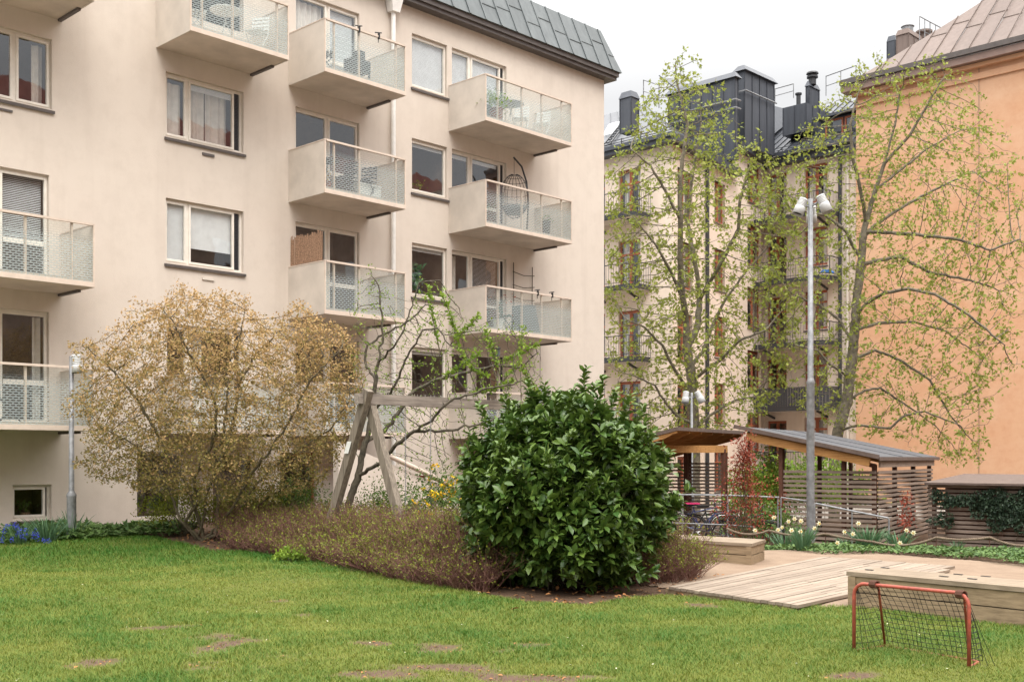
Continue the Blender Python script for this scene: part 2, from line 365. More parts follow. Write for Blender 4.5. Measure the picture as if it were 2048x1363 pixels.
# ------------------------------------------------------------------ tree growth
def grow(limbs,attr,step=.25,infl=3.0,kill=.5,maxit=120,wob=.15,grav=0.,maxn=12000):
    """limbs: list of polylines (first one is the trunk, the others start at a point near an existing node)"""
    pos=[];par=[]
    for L in limbs:
        L=[np.array(p,float) for p in L]
        if not pos: pos.append(L[0]); par.append(-1); last=0; seq=L[1:]
        else:
            A=np.array(pos); last=int(np.argmin(((A-L[0])**2).sum(1))); seq=L[1:]
        for q in seq:
            p0=pos[last]; d=np.linalg.norm(q-p0); k=max(1,int(d/step))
            for i in range(1,k+1):
                t=i/k; jit=rng.normal(size=3)*wob*.06*math.sin(math.pi*t) if k>1 else 0
                pos.append(p0+(q-p0)*t+jit); par.append(last); last=len(pos)-1
    A=np.asarray(attr,float); P_=np.array(pos); nA=len(A)
    best=np.full(nA,1e9); bi=np.zeros(nA,int)
    for s0 in range(0,len(P_),400):
        d=np.linalg.norm(A[:,None]-P_[None,s0:s0+400],axis=2); j=d.argmin(1); dm=d[np.arange(nA),j]; u=dm<best; best[u]=dm[u]; bi[u]=j[u]+s0
    alive=np.ones(nA,bool)
    for it in range(maxit):
        m=alive&(best<infl)
        if not m.any() or len(pos)>maxn: break
        idx=np.where(m)[0]; nd=bi[idx]; u=unit(A[idx]-P_[nd])
        acc=np.zeros((len(P_),3)); np.add.at(acc,nd,u); act=np.unique(nd)
        dr=unit(acc[act]+rng.normal(size=(len(act),3))*wob); dr[:,2]+=grav; dr=unit(dr)
        new=P_[act]+dr*step
        base=len(P_); P_=np.vstack([P_,new]); pos.extend(list(new)); par.extend(act.tolist())
        d=np.linalg.norm(A[:,None]-new[None],axis=2) if len(new)<3000 else None
        j=d.argmin(1); dm=d[np.arange(nA),j]; u2=dm<best; best[u2]=dm[u2]; bi[u2]=j[u2]+base
        alive&=best>kill
    return P_,np.array(par)
def tree_mesh(P_,par,rtip=.006,expo=2.2,rmax=None,sides=(3,5,8)):
    n=len(P_); ch=[[] for _ in range(n)]
    for i,p in enumerate(par):
        if p>=0: ch[p].append(i)
    rad=np.full(n,rtip**expo)
    order=np.arange(n)
    acc=np.zeros(n)
    for i in order[::-1]:
        if not ch[i]: acc[i]=rtip**expo
        if par[i]>=0: acc[par[i]]+=acc[i]
    r=acc**(1/expo)
    if rmax: 
        k=math.log(rmax/rtip)/math.log(max(r.max()/rtip,1.01)); r=rtip*(r/rtip)**k
    mb=MB(); starts=[(int(np.where(par<0)[0][0]),-1)]
    while starts:
        i,pr=starts.pop(); chain=[]; 
        if pr>=0: chain.append(pr)
        chain.append(i)
        while ch[i]:
            cs=sorted(ch[i],key=lambda q:-acc[q])
            for q in cs[1:]: starts.append((q,i))
            i=cs[0]; chain.append(i)
        rr=[float(r[k]) for k in chain]
        if pr>=0: rr[0]=rr[1]*1.15
        if len(chain)>1:
            m_=max(rr); ns=sides[0] if m_<.02 else sides[1] if m_<.06 else sides[2]
            mb.tube([P_[k] for k in chain],rr,ns,cap=False)
    tips=[i for i in range(n) if not ch[i]]
    return mb,r,np.array(tips)
def crown_pts(poly,Yc,dY,n,hollow=0.):
    """random points in a crown whose outline (px) is poly, with real depth"""
    poly=np.array(poly,float); x0,y0=poly.min(0); x1,y1=poly.max(0); cx_,cy_=(x0+x1)/2,(y0+y1)/2
    out=[]
    def inside(x,y):
        c=False; j=len(poly)-1
        for i in range(len(poly)):
            if (poly[i,1]>y)!=(poly[j,1]>y) and x<(poly[j,0]-poly[i,0])*(y-poly[i,1])/(poly[j,1]-poly[i,1])+poly[i,0]: c=not c
            j=i
        return c
    while len(out)<n:
        x=random.uniform(x0,x1); y=random.uniform(y0,y1)
        if not inside(x,y): continue
        rr=min(1,math.hypot((x-cx_)/((x1-x0)/2),(y-cy_)/((y1-y0)/2)))
        if random.random()<hollow*(1-rr): continue
        d=dY*math.sqrt(max(.12,1-rr*rr*.9)); Y=Yc+random.uniform(-d,d)
        # keep true shape: width/height from the crown at its own distance
        p=at(x,y,Yc); out.append((p.x,Y,p.z))
    return np.array(out)
# ------------------------------------------------------------------ ground
def sheet(name,x0,x1,y0,y1,step,mat,off=0.,inside=None,tintf=None,holes=None):
    xs=np.arange(x0,x1+step/2,step); ys=np.arange(y0,y1+step/2,step); X,Y=np.meshgrid(xs,ys); Z=h(X,Y)+off
    V=np.stack([X,Y,Z],-1).reshape(-1,3); nx=len(xs); ny=len(ys)
    i,j=np.meshgrid(np.arange(nx-1),np.arange(ny-1)); a=(j*nx+i).ravel(); F=np.stack([a,a+1,a+1+nx,a+nx],-1)
    if inside is not None:
        cx_=(X[:-1,:-1]+step/2).ravel(); cy_=(Y[:-1,:-1]+step/2).ravel(); F=F[inside(cx_,cy_)]
    return mesh_np(name,V,F,mat,None,None if tintf is None else tintf(V[:,0],V[:,1]),True)
def inpoly(poly):
    poly=[(p[0],p[1]) for p in poly]
    def f(x,y):
        x=np.asarray(x,float);y=np.asarray(y,float); c=np.zeros(x.shape,bool); j=len(poly)-1
        for i in range(len(poly)):
            xi,yi=poly[i];xj,yj=poly[j]
            if yi!=yj: c^=((yi>y)!=(yj>y))&(x<(xj-xi)*(y-yi)/(yj-yi)+xi)
            j=i
        return c
    return f
g=sheet('ground',-60,80,-30,110,1.0,'concrete',-.06); tag(g,kind='structure')
g=sheet('soil_bed',-16,24,4,40,.25,'soil',-.012); tag(g,kind='structure')
lawn_px=[(-300,1700),(2500,1700),(2500,1300),(2300,1262),(2048,1249),(1850,1232),(1697,1214),(1600,1212),(1395,1190),(1330,1186),(1270,1192),(1180,1210),(1060,1208),(960,1190),(880,1168),(760,1146),(640,1122),(540,1108),(450,1101),(385,1092),(300,1084),(180,1083),(60,1080),(-60,1080),(-400,1080)]
lawn_poly=[(gp(x,y).x,gp(x,y).y) for x,y in lawn_px]
# left edge sits on slightly raised ground: pull the far edge in
lawn_poly=[(x,y-(.9 if (x<-5 and y>19) else 0)) for x,y in lawn_poly]
lawn_poly=[(x*1.0,min(y,22)) for x,y in lawn_poly]
in_lawn=inpoly(lawn_poly)
patch_px=[(200,1322,60,11),(455,1292,58,17),(440,1275,50,6),(330,1255,70,4),(603,1230,32,4),(745,1291,48,9),(880,1296,55,10),(850,1303,30,6),(1062,1291,55,8),(900,1340,120,12),(1060,1356,120,10),(760,1355,90,8),(1402,1211,48,9),(1010,1300,30,5),(1700,1352,60,5),(560,1200,25,3)]
PATCH=[]
for x,y,rx,ry in patch_px:
    p=gp(x,y); q=gp(x,y+ry); PATCH.append((p.x,p.y,rx/FPX*p.y,max(.12,abs(p.y-q.y))))
_ph=rng.random((9,4))*6.28
def fbm(x,y,s):
    v=0
    for k in range(9):
        a=_ph[k,0]; fr=s*(1+.55*k); v=v+np.sin((x*np.cos(a)+y*np.sin(a))*fr+_ph[k,1]+1.7*np.sin((x*np.sin(a*2)-y*np.cos(a*2))*fr*.7+_ph[k,2]))/(1+.35*k)
    return v/3.2
def bare(x,y):
    x=np.asarray(x,float);y=np.asarray(y,float); b=np.zeros(x.shape)
    wob=.5*fbm(x,y,4.)+.32*fbm(x+5,y-3,11.)+.3*fbm(x+1,y+7,26.)
    for px_,py_,a,bb in PATCH:
        d=np.sqrt(((x-px_)/a)**2+((y-py_)/bb)**2)+wob; b=np.maximum(b,1-ss(.45,1.25,d))
    b=np.maximum(b,.8*ss(.55,1.3,fbm(x+3,y,2.3)+.4*fbm(x,y+2,9.))*(1-ss(10.5,14.5,y)))
    return b
l=sheet('lawn',-12.4,9.6,2,22,.08,'lawn_soil',.004,in_lawn,lambda x,y:bare(x,y)); tag(l,kind='structure')
sandp=inpoly([(gp(x,y).x,gp(x,y).y) for x,y in [(1180,1150),(1392,1184),(1600,1215),(1700,1222),(2300,1270),(2300,1135),(2048,1126),(1900,1117),(1640,1098),(1500,1092),(1400,1088),(1180,1075)]])
s_=sheet('sand',-2,12,9,24,.1,'sand',.0,lambda x,y: sandp(x,y)&~in_lawn(x,y)); tag(s_,kind='structure')
# grass blades as one mesh
def make_grass():
    n=620000
    # more blades close to the viewer
    Y=7.2+(22-7.2)*rng.random(n)**1.25; X=(rng.random(n)*1.06-.53)*Y*2048/FPX
    m=in_lawn(X,Y); X=X[m];Y=Y[m]
    b=bare(X,Y); pat=fbm(X,Y,1.1); thin=fbm(X+9,Y+2,5.)
    keep=rng.random(len(X))>np.clip(b*1.15+.18*np.clip(thin,0,1),0,.9); X=X[keep];Y=Y[keep];pat=pat[keep];b=b[keep];thin=thin[keep]
    n=len(X)
    lush=ss(13,20,Y)*.9+.12*pat
    # long grass along the bed edge
    hgt=(.028+.03*rng.random(n))*(1+.45*np.clip(pat,-1,1)+.35*lush)*(1-.4*b)
    tuft=fbm(X*1.0,Y,7.)>.95; hgt=np.where(tuft,hgt*1.6,hgt)
    wd=.0042+.0022*Y/10
    pos=np.stack([X,Y,h(X,Y)],-1)
    az=rng.random(n)*6.283; lean=.25+.5*rng.random(n)
    d=np.stack([np.cos(az)*lean,np.sin(az)*lean,np.ones(n)],-1)
    d=unit(d)
    yv=unit(np.stack([-np.sin(az+rng.normal(size=n)*.8),np.cos(az),np.zeros(n)],-1))
    bend=np.stack([np.cos(az),np.sin(az),-.25*np.ones(n)],-1)
    L=hgt[:,None]
    a=pos-yv*wd[:,None]/2; bb=pos+yv*wd[:,None]/2
    c=pos+d*L*.6+yv*wd[:,None]*.36; dd=pos+d*L*.6-yv*wd[:,None]*.36; e=pos+d*L+bend*L*.35
    V=np.stack([a,bb,c,dd,e],1).reshape(-1,3)
    F=(np.array([(0,1,2),(0,2,3),(3,2,4)])[None]+(np.arange(n)*5)[:,None,None]).reshape(-1,3)
    t=np.clip(.45+.30*pat+.20*fbm(X-4,Y+6,3.5)+.35*lush+.24*rng.normal(size=n)-.35*np.clip(thin,0,1)-.3*b,0,1)
    g=mesh_np('grass',V,F,'grass_blade',None,np.repeat(t,5)); tag(g,kind='stuff'); g['label']='short green and yellowing lawn grass'
    g['category']='grass'
make_grass()
# tiny pale petals and dead leaves lying on the lawn
def litter():
    n=150; Y=8+12*rng.random(n)**1.1; X=(rng.random(n)-.55)*Y*.95; m=in_lawn(X,Y); X=X[m];Y=Y[m]
    pos=np.stack([X,Y,h(X,Y)+.03],-1); o=leaves('fallen_petals',pos,randdir(len(X),0,.2),.016+.012*rng.random(len(X)),T_small,'flower_white',None,upn=2)
    tag(o,kind='stuff')
litter()
# ------------------------------------------------------------------ facade frames
class Fr:
    """facade frame: u to the right along the wall, w out of the wall, z up"""
    def __init__(s,o,eu,n): s.o=Vector(o);s.eu=Vector(eu);s.n=Vector(n)
    def p(s,u,w,z): return s.o+s.eu*u+s.n*w+ZU*z
    def box(s,mb,u0,u1,w0,w1,z0,z1): return mb.box(s.p(u0,w0,z0),s.eu*(u1-u0),s.n*(w1-w0),ZU*(z1-z0))
def wall_holes(mb,fr,u0,u1,z0,z1,holes,depth=.12,w=0.):
    us=sorted({u0,u1}|{x for q in holes for x in q[:2] if u0<x<u1}); zs=sorted({z0,z1}|{x for q in holes for x in q[2:4] if z0<x<z1})
    for i in range(len(us)-1):
        for j in range(len(zs)-1):
            cu=(us[i]+us[i+1])/2; cz=(zs[j]+zs[j+1])/2
            if any(a<cu<b and c<cz<d for a,b,c,d in holes): continue
            mb.quad(fr.p(us[i],w,zs[j]),fr.p(us[i+1],w,zs[j]),fr.p(us[i+1],w,zs[j+1]),fr.p(us[i],w,zs[j+1]))
    for a,b,c,d in holes:
        dd=depth
        mb.quad(fr.p(a,w,c),fr.p(a,w-dd,c),fr.p(a,w-dd,d),fr.p(a,w,d)); mb.quad(fr.p(b,w,c),fr.p(b,w-dd,c),fr.p(b,w-dd,d),fr.p(b,w,d))
        mb.quad(fr.p(a,w,c),fr.p(b,w,c),fr.p(b,w-dd,c),fr.p(a,w-dd,c)); mb.quad(fr.p(a,w,d),fr.p(b,w,d),fr.p(b,w-dd,d),fr.p(a,w-dd,d))
def frame_rect(mb,fr,a,b,c,d,wd,w0,w1):
    e=.0
    fr.box(mb,a,a+wd,w0,w1,c,d); fr.box(mb,b-wd,b,w0,w1,c,d); fr.box(mb,a+wd,b-wd,w0,w1,c,c+wd); fr.box(mb,a+wd,b-wd,w0,w1,d-wd,d)
def curtain(fr,a,b,z0,z1,w,parent,mat='curtain',amp=.03,name='curtain'):
    n=max(6,int((b-a)/.03)); mb=MB()
    ph=random.random()*6
    pts=[(a+(b-a)*k/n, w+amp*math.sin(ph+k*1.1+.7*math.sin(k*.37))) for k in range(n+1)]
    for k in range(n):
        (u_,w_),(u2,w2)=pts[k],pts[k+1]; mb.quad(fr.p(u_,w_,z0),fr.p(u2,w2,z0),fr.p(u2,w2,z1),fr.p(u_,w_,z1))
    return mb.build(name,mat,parent,True)
def blind(fr,a,b,z0,z1,w,parent,closed=1.08,name='blind'):
    mb=MB(); st=.035; k=0; z=z1
    while z>z0:
        mb.quad(fr.p(a,w,z),fr.p(b,w,z),fr.p(b,w+.012,z-st*closed),fr.p(a,w+.012,z-st*closed)); z-=st
    return mb.build(name,'blind_white',parent)
def window(parent,fr,a,b,z0,z1,splits,sill=True,wd=.055,setb=.09,fmat='frame_white',vent=None,inside=(),glass='window_glass',bars=(),name='window',sillmat='sill_dark',room=True,door=False,lab=None):
    """splits: list of (u0,u1,kind) sashes between a and b"""
    f=MB(); frame_rect(f,fr,a,b,z0,z1,wd,-setb-.06,-setb)
    fo=None; panes=[]
    for (p,q,kind) in splits:
        if kind=='vent': continue
        frame_rect(f,fr,p,q,z0+wd*.9,z1-wd*.9,wd*.85,-setb-.05,-setb+.018); panes.append((p+wd*.8,q-wd*.8,z0+wd*1.7,z1-wd*1.7))
    prev=None
    ss_=sorted(splits)
    for k in range(len(ss_)-1):
        if ss_[k+1][0]-ss_[k][1]>.02: fr.box(f,ss_[k][1],ss_[k+1][0],-setb-.06,-setb-.004,z0+wd,z1-wd)
    for (bu0,bu1,bz0,bz1) in bars: fr.box(f,bu0,bu1,-setb-.03,-setb+.024,bz0,bz1)
    fo=f.build(name,fmat,parent)
    if lab: fo['label']=lab
    for (p,q,c,d) in panes:
        g=MB(); g.quad(fr.p(p,-setb-.015,c),fr.p(q,-setb-.015,c),fr.p(q,-setb-.015,d),fr.p(p,-setb-.015,d)); g.build('pane',glass,fo)
    for (p,q,kind) in splits:
        if kind=='vent':
            v=MB(); fr.box(v,p,q,-setb-.05,-setb-.03,z0+wd,z1-wd); z=z0+wd+.01
            while z<z1-wd-.03: fr.box(v,p+.01,q-.01,-setb-.03,-setb-.012,z,z+.016); z+=.034
            v.build('louvre',"dark_metal",fo)
    if sill:
        s2=MB(); e=.04; s2.hexa([fr.p(a-e,-setb,z0-.075),fr.p(b+e,-setb,z0-.075),fr.p(b+e,.05,z0-.095),fr.p(a-e,.05,z0-.095)],[fr.p(a-e,-setb,z0-.002),fr.p(b+e,-setb,z0-.002),fr.p(b+e,.055,z0-.035),fr.p(a-e,.055,z0-.035)]); s2.build('sill',sillmat,fo)
    if room:
        r=MB(); D=1.3; e=.15
        A=[fr.p(a-e,-setb-.08,z0-e),fr.p(b+e,-setb-.08,z0-e),fr.p(b+e,-setb-.08,z1+e),fr.p(a-e,-setb-.08,z1+e)]
        B=[fr.p(a-e,-D,z0-e),fr.p(b+e,-D,z0-e),fr.p(b+e,-D,z1+e),fr.p(a-e,-D,z1+e)]
        r.quad(*B); 
        for k in range(4): r.quad(A[k],A[(k+1)%4],B[(k+1)%4],B[k])
        r.build('interior','room',fo)
    return fo
# ================================================================== the pink apartment building
MF=Fr(E2*VW,E1,-E2)      # main facade: u along E1, outward towards the lawn
apt=thing('apartment_building','long pinkish rendered apartment building with glass fronted balconies and a green copper roof edge','building',tuple(P(14,VW,0)))
ROWS=[12.93,10.15,7.38,4.62]; 
holes=[]; U_END=27.69; ZE=13.62; U_ST=-4
wins=[]
# column A (two sashes and louvre) rows at 10.15,7.38,4.62 ; top one 12.93 is hidden behind a balcony
for z in ROWS: wins.append(('A',12.53,14.50,z-1.42,z,z))
for z in ROWS: wins.append(('C1',19.66,20.93,z-1.42,z,z)); wins.append(('C2',21.11,23.26,z-2.17 ,z,z))
for z in ROWS: wins.append(('B',15.95,17.90,z-2.17,z,z))
wins.append(('Z',8.1,10.0,8.74,10.16,0)); wins.append(('D',8.2,9.94,5.15,7.40,1)); wins.append(('D',8.2,9.94,2.33,4.62,2)); wins.append(('K',9.21,9.99,.43,1.13,0))
wins.append(('D',8.2,9.94,10.75,12.93,3))
wins.append(('G',11.84,12.95,.33,1.80,0)); wins.append(('H',13.69,14.81,-.15,1.80,0)); wins.append(('H2',15.51,16.55,-.15,1.80,0)); wins.append(('T',17.3,18.25,-.2,1.75,0))
wins.append(('O',19.5,20.15,.0,1.2,0))
for wv in wins: holes.append((wv[1],wv[2],wv[3],wv[4]))
mb=MB(); wall_holes(mb,MF,U_ST,U_END,-1.2,ZE,holes,.17)
mb.quad(MF.p(U_END,0,-1.2),MF.p(U_END,-11,-1.2),MF.p(U_END,-11,ZE),MF.p(U_END,0,ZE)); mb.quad(MF.p(U_ST,0,-1.2),MF.p(U_ST,-11,-1.2),MF.p(U_ST,-11,ZE),MF.p(U_ST,0,ZE))
mb.quad(MF.p(U_ST,-11,-1.2),MF.p(U_END,-11,-1.2),MF.p(U_END,-11,ZE),MF.p(U_ST,-11,ZE)); mb.quad(MF.p(U_ST,0,ZE),MF.p(U_END,0,ZE),MF.p(U_END,-11,ZE),MF.p(U_ST,-11,ZE))
mb.build('wall','plaster_pink',apt)
ri=0
for kind,a,b,z0,z1,zi in wins:
    if kind=='A':
        if zi>12: continue
        fo=window(apt,MF,a,b,z0,z1,[(a+.02,a+.54,'s'),(a+.60,a+1.76,'s'),(a+1.78,b-.07,'vent')],vent=True)
        if zi>10: # net curtains
            curtain(MF,a+.05,a+.5,z0+.1,z1-.15,-.26,fo,amp=.02); curtain(MF,a+.66,a+1.1,z0+.1,z1-.12,-.28,fo); curtain(MF,a+1.15,a+1.7,z0+.1,z1-.12,-.3,fo)
            blind(MF,a+.62,a+1.74,z1-.2,z1-.08,-.17,fo)
        elif zi>7:
            blind(MF,a+.05,a+.52,z0+.08,z1-.08,-.17,fo); 
            rb=MB(); MF.box(rb,a+.65,a+1.73,-.19,-.18,z0+.42,z1-.08); rb.build('roller_blind','blind_white',fo)
        else: curtain(MF,a+.7,a+1.05,z0+.1,z1-.12,-.28,fo)
    elif kind=='C1':
        fo=window(apt,MF,a,b,z0,z1,[(a+.015,b-.015,'s')])
        if zi>12: blind(MF,a+.06,b-.06,z0+.05,z1-.07,-.17,fo)
        else: blind(MF,a+.06,b-.06,z1-.16,z1-.07,-.17,fo)
    elif kind=='C2':
        # window part beside the door, door, louvre strip
        fo=window(apt,MF,a,b,z0,z1,[(a+.0,a+.72,'s'),(a+.80,b-.2,'s'),(b-.17,b-.06,'vent')],sill=False,bars=[(a+.86,b-.26,z0+.72,z0+.80),(a+.06,a+.66,z0+.72,z0+.80)])
        if zi>12: blind(MF,a+.06,b-.27,z0+.8,z1-.1,-.17,fo)
        elif zi>10: blind(MF,a+.06,b-.27,z1-.2,z1-.1,-.17,fo)
        elif zi>7: blind(MF,a+.86,b-.27,z0+1.1,z1-.12,-.19,fo,.4); curtain(MF,a+.1,a+.4,z0+.8,z1-.1,-.3,fo,'curtain')
        else: curtain(MF,a+.85,a+1.2,z0+.1,z1-.1,-.3,fo)
    elif kind=='B':
        fo=window(apt,MF,a,b,z0,z1,[(a+.015,a+.97,'s'),(a+1.03,b-.02,'s')],sill=False,bars=[(a+1.08,b-.08,z0+.72,z0+.82),(a+.06,a+.92,z0+.72,z0+.8)],lab='window and glazed door behind the balcony')
        if zi>12:
            curtain(MF,a+.06,a+.93,z0+.1,z1-.1,-.24,fo); blind(MF,a+1.1,b-.1,z0+.1,z1-.1,-.2,fo)
    elif kind=='Z':
        fo=window(apt,MF,a,b,z0,z1,[(a+.02,9.24,'s'),(9.31,b-.03,'s')]); curtain(MF,9.7,9.93,z0+.1,z1-.1,-.3,fo)
    elif kind=='D':
        fo=window(apt,MF,a,b,z0,z1,[(a+.015,8.94,'s'),(8.99,b-.02,'s')],sill=False,bars=[(9.05,b-.08,z0+.8,z0+.9)],lab='balcony window and glazed door')
        if zi==1: blind(MF,9.05,b-.08,z0+.9,z1-.1,-.22,fo,.5)
        elif zi==2: curtain(MF,9.7,b-.08,z0+.1,z1-.1,-.26,fo)
    elif kind=='K': window(apt,MF,a,b,z0,z1,[(a+.015,b-.1,'s')],lab='small basement window')
    elif kind=='O': window(apt,MF,a,b,z0,z1,[(a+.015,b-.015,'s')],fmat='orange_door',sill=False)
    elif kind=='G': window(apt,MF,a,b,z0,z1,[(a+.015,b-.015,'s')],wd=.04)
    elif kind in('H','H2'): window(apt,MF,a,b,z0,z1,[(a+.015,b-.015,'s')],sill=False,fmat='frame_white' if kind=='H' else 'red_frame',wd=.04)
    else: window(apt,MF,a,b,z0,z1,[(a+.015,b-.015,'s')],sill=False,fmat='frame_brown')
# wall vents under the windows
for z in (8.74,5.94):
    v=MB(); MF.box(v,13.42,13.72,0,.03,z-.26,z-.2); v.build('wall_vent','panel_cream' if z<6 else 'sill_dark',apt)
v=MB(); MF.box(v,8.9,9.2,0,.03,8.5,8.54); v.build('wall_vent','sill_dark',apt)
# balconies
BD=VW-VF
def balcony(a,b,zb,nb,lab):
    t=MB(); MF.box(t,a+.02,b-.02,.0,BD-.03,zb+.0,zb+.14)
    bo=t.build('balcony','slab_under',apt); bo['label']=lab
    # fascia edge
    q=MB(); MF.box(q,a,b,BD-.03,BD,zb-.005,zb+.09); q.build('slab_edge','rail_cream',bo)
    q=MB(); MF.box(q,b-.10,b-.025,.02,BD*.62,zb-.05,zb-.002); q.build('drip_channel','sill_dark',bo)
    zt=zb+1.24
    for s_ in (a,b-.035):
        q=MB(); MF.box(q,s_,s_+.035,.003,BD-.032,zb-.01,zt-.03); q.build('side_panel','panel_cream',bo)
        q=MB(); MF.box(q,s_-.008,s_+.043,.0,BD-.0,zt-.028,zt-.004); q.build('side_cap','rail_cream',bo)
    q=MB(); MF.box(q,a+.045,b-.045,BD-.05,BD+.01,zt-.045,zt); q.build('handrail','rail_cream',bo)
    q=MB()
    MF.box(q,a+.0,a+.03,BD-.03,BD-.002,zb+.09,zt-.03); q.build('corner_post','rail_cream',bo)
    q=MB(); MF.box(q,b-.03,b,BD-.03,BD-.002,zb+.09,zt-.03); q.build('corner_post','rail_cream',bo)
    L=b-a
    posts=[a+L*k/nb for k in range(1,nb)] if nb!=3 else [a+.12*L,a+.12*L+.30*L,a+.88*L]
    if nb==4: posts=[a+.14*L,a+.41*L,a+.64*L,a+.88*L]
    for pu in posts:
        q=MB(); MF.box(q,pu-.022,pu+.022,BD-.075,BD-.035,zb+.14,zt-.045); q.build('baluster','rail_cream',bo)
    ed=[a+.03]+[posts[k] for k in range(len(posts))]+[b-.03]
    ed=[a+.03]+posts+[b-.03]
    for k in range(len(ed)-1):
        q=MB(); q.quad(MF.p(ed[k]+.006,BD-.018,zb+.095),MF.p(ed[k+1]-.006,BD-.018,zb+.095),MF.p(ed[k+1]-.006,BD-.018,zt-.06),MF.p(ed[k]+.006,BD-.018,zt-.06)); q.build('glass_panel','balcony_glass',bo)
    return bo
nm={10.61:'on the top row',7.81:'on the second row from the top',5.01:'on the third row from the top',2.2:'on the lowest row'}
ZB=[10.61,7.81,5.01,2.2]
for zb in ZB:
    balcony(15.745,18.21,zb,3,'balcony of the middle column '+nm[zb])
    balcony(20.985,24.48,zb,4,'balcony of the right column '+nm[zb])
balcony(12.29,14.76,10.61,3,'top balcony left of the middle column'); balcony(12.29,14.76,2.2,3,'lowest balcony behind the coppery tree')
balcony(6.5,10.21,5.01,4,'left balcony, upper of the two'); balcony(6.5,10.21,2.2,4,'left balcony, lower of the two'); balcony(6.5,10.21,10.61,4,'balcony at the top left corner')
# roof: gutter board, copper mansard in staggered sheets
q=MB(); MF.box(q,U_ST,27.98,-.25,.28,ZE-.02,ZE+.08); MF.box(q,U_ST,28.02,-.2,.34,ZE+.08,ZE+.22); rf=q.build('eave','sill_dark',apt)
rf=MB()
def rp(u,t):  # t 0..1 up the mansard
    return MF.p(u,.40-.62*t,ZE+.22+1.42*t)
u=U_ST
k=0
while u<28.05:
    u2=min(u+.62,28.10); br=.45 if k%2 else .62
    if k%3==0: br=.38
    for lo,hi_ in ((0,br),(br,1)):
        rf.cur=random.random(); o=.004*(k%2)+.003*(lo>0)
        end=28.10
        def pt(uu,t,off=0):
            uu2=min(uu,28.10-.32*t); return rp(uu2,t)-E2*off
        rf.quad(pt(u,lo,o),pt(u2,lo,o),pt(u2,hi_,o),pt(u,hi_,o))
        rf.cur=.9; c0,c1=pt(u,lo),pt(u2,lo); 
        if lo>0: rf.beam(pt(u,lo,.012),pt(u2,lo,.012),.014,.014)
    rf.cur=.6; rf.beam(pt(u,0,.02),pt(u,1,.02),.02,.05,up=E1)
    u=u2;k+=1
rf.cur=.3
rf.quad(rp(28.10,0),MF.p(28.10,-11.4,ZE+.22),MF.p(27.78,-10.7,ZE+1.64),rp(27.78,1))
rf.quad(rp(U_ST,1),rp(27.78,1),MF.p(27.78,-10.7,ZE+1.64),MF.p(U_ST,-10.7,ZE+1.64))
rf.quad(rp(U_ST,0),rp(28.1,0),MF.p(28.1,-11.4,ZE+.22),MF.p(U_ST,-11.4,ZE+.22))
rf.build('roof','copper',apt)
# downpipe with hopper
q=MB(); q.tube([MF.p(18.92,.12,13.3),MF.p(18.92,.12,1.2)],.062,12); 
q.hexa([MF.p(18.80,.03,13.22),MF.p(19.04,.03,13.22),MF.p(19.04,.24,13.22),MF.p(18.80,.24,13.22)],[MF.p(18.72,.0,13.6),MF.p(19.12,.0,13.6),MF.p(19.12,.3,13.6),MF.p(18.72,.3,13.6)])
for z in (11.4,9.0,6.4,3.6): MF.box(q,18.84,19.0,.0,.19,z,z+.05)
q.build('downpipe','pipe_white',apt)
# stair wall with sloping white pipe in front of the ground floor
sw=thing('stair_wall','pink rendered stair wall with a sloping white pipe on its edge, behind the swing frame','wall',tuple(P(19,VW-.9,0)))
SW=Fr(E2*(VW-1.9),E1,-E2)
q=MB()
pa,pb=U_at(772,VW-1.9),U_at(905,VW-1.9)
za=zat(878,P(pa,VW-1.9).y); zb_=zat(962,P(pb,VW-1.9).y)
pl=[(pa-1.6,za-.02),(pa,za-.02),(pb,zb_-.05)]
q.hexa([SW.p(pa-1.4,-.2,-.6),SW.p(pb+.8,-.2,-.6),SW.p(pb+.8,0,-.6),SW.p(pa-1.4,0,-.6)],[SW.p(pa-1.4,-.2,za-.06),SW.p(pb+.8,-.2,zb_-.5),SW.p(pb+.8,0,zb_-.5),SW.p(pa-1.4,0,za-.06)])
q.build('wall','plaster_pink',sw)
q=MB(); 
def zpipe(u): return za-.06+(zb_-.5-(za-.06))*(u-(pa-1.4))/((pb+.8)-(pa-1.4))
q.tube([SW.p(pa-.1,-.02,zpipe(pa-.1)+.2),SW.p(pa+.02,.05,zpipe(pa)+.16),SW.p(pb+.7,.05,zpipe(pb+.7)+.06)],.062,12); q.build('pipe','rail_cream',sw,True)
# ================================================================== the old house at the end of the yard
old=thing('tenement_house','old beige house with brick red windows, black balconies and dark metal roofs','building',tuple(P(45,36,0)))
V1R=V_at(1345,U1); V1L=V1R+16
FW1=Fr(E1*U1+E2*V1L,-E2,-E1)     # u runs to the right from V1L
V4R=V_at(1712,U4); V4L=V_at(1528,U4)
_A=P(U1,V1R); _B=P(U4,V4L); L3=(_B-_A).length; _d=(_B-_A).normalized()
FW3=Fr(_A,_d,Vector((_d.y,-_d.x,0)))       # slanting side wall of the projection
FW4=Fr(E1*U4+E2*V4L,-E2,-E1)
def uw1(px): return V1L-V_at(px,U1)
def uw4(px): return V4L-V_at(px,U4)
def uw3(px):
    t=(px-CX)/FPX; return (t*_A.y-_A.x)/(_d.x-t*_d.y)
def z1_(py,px): t=V_at(px,U1); return zat(py,P(U1,t).y)
def z4_(py,px): t=V_at(px,U4); return zat(py,P(U4,t).y)
def z3_(py,px): return zat(py,(_A+_d*uw3(px)).y)
ZT1=z1_(300,1260)+.1; ZT4=z4_(300,1640)
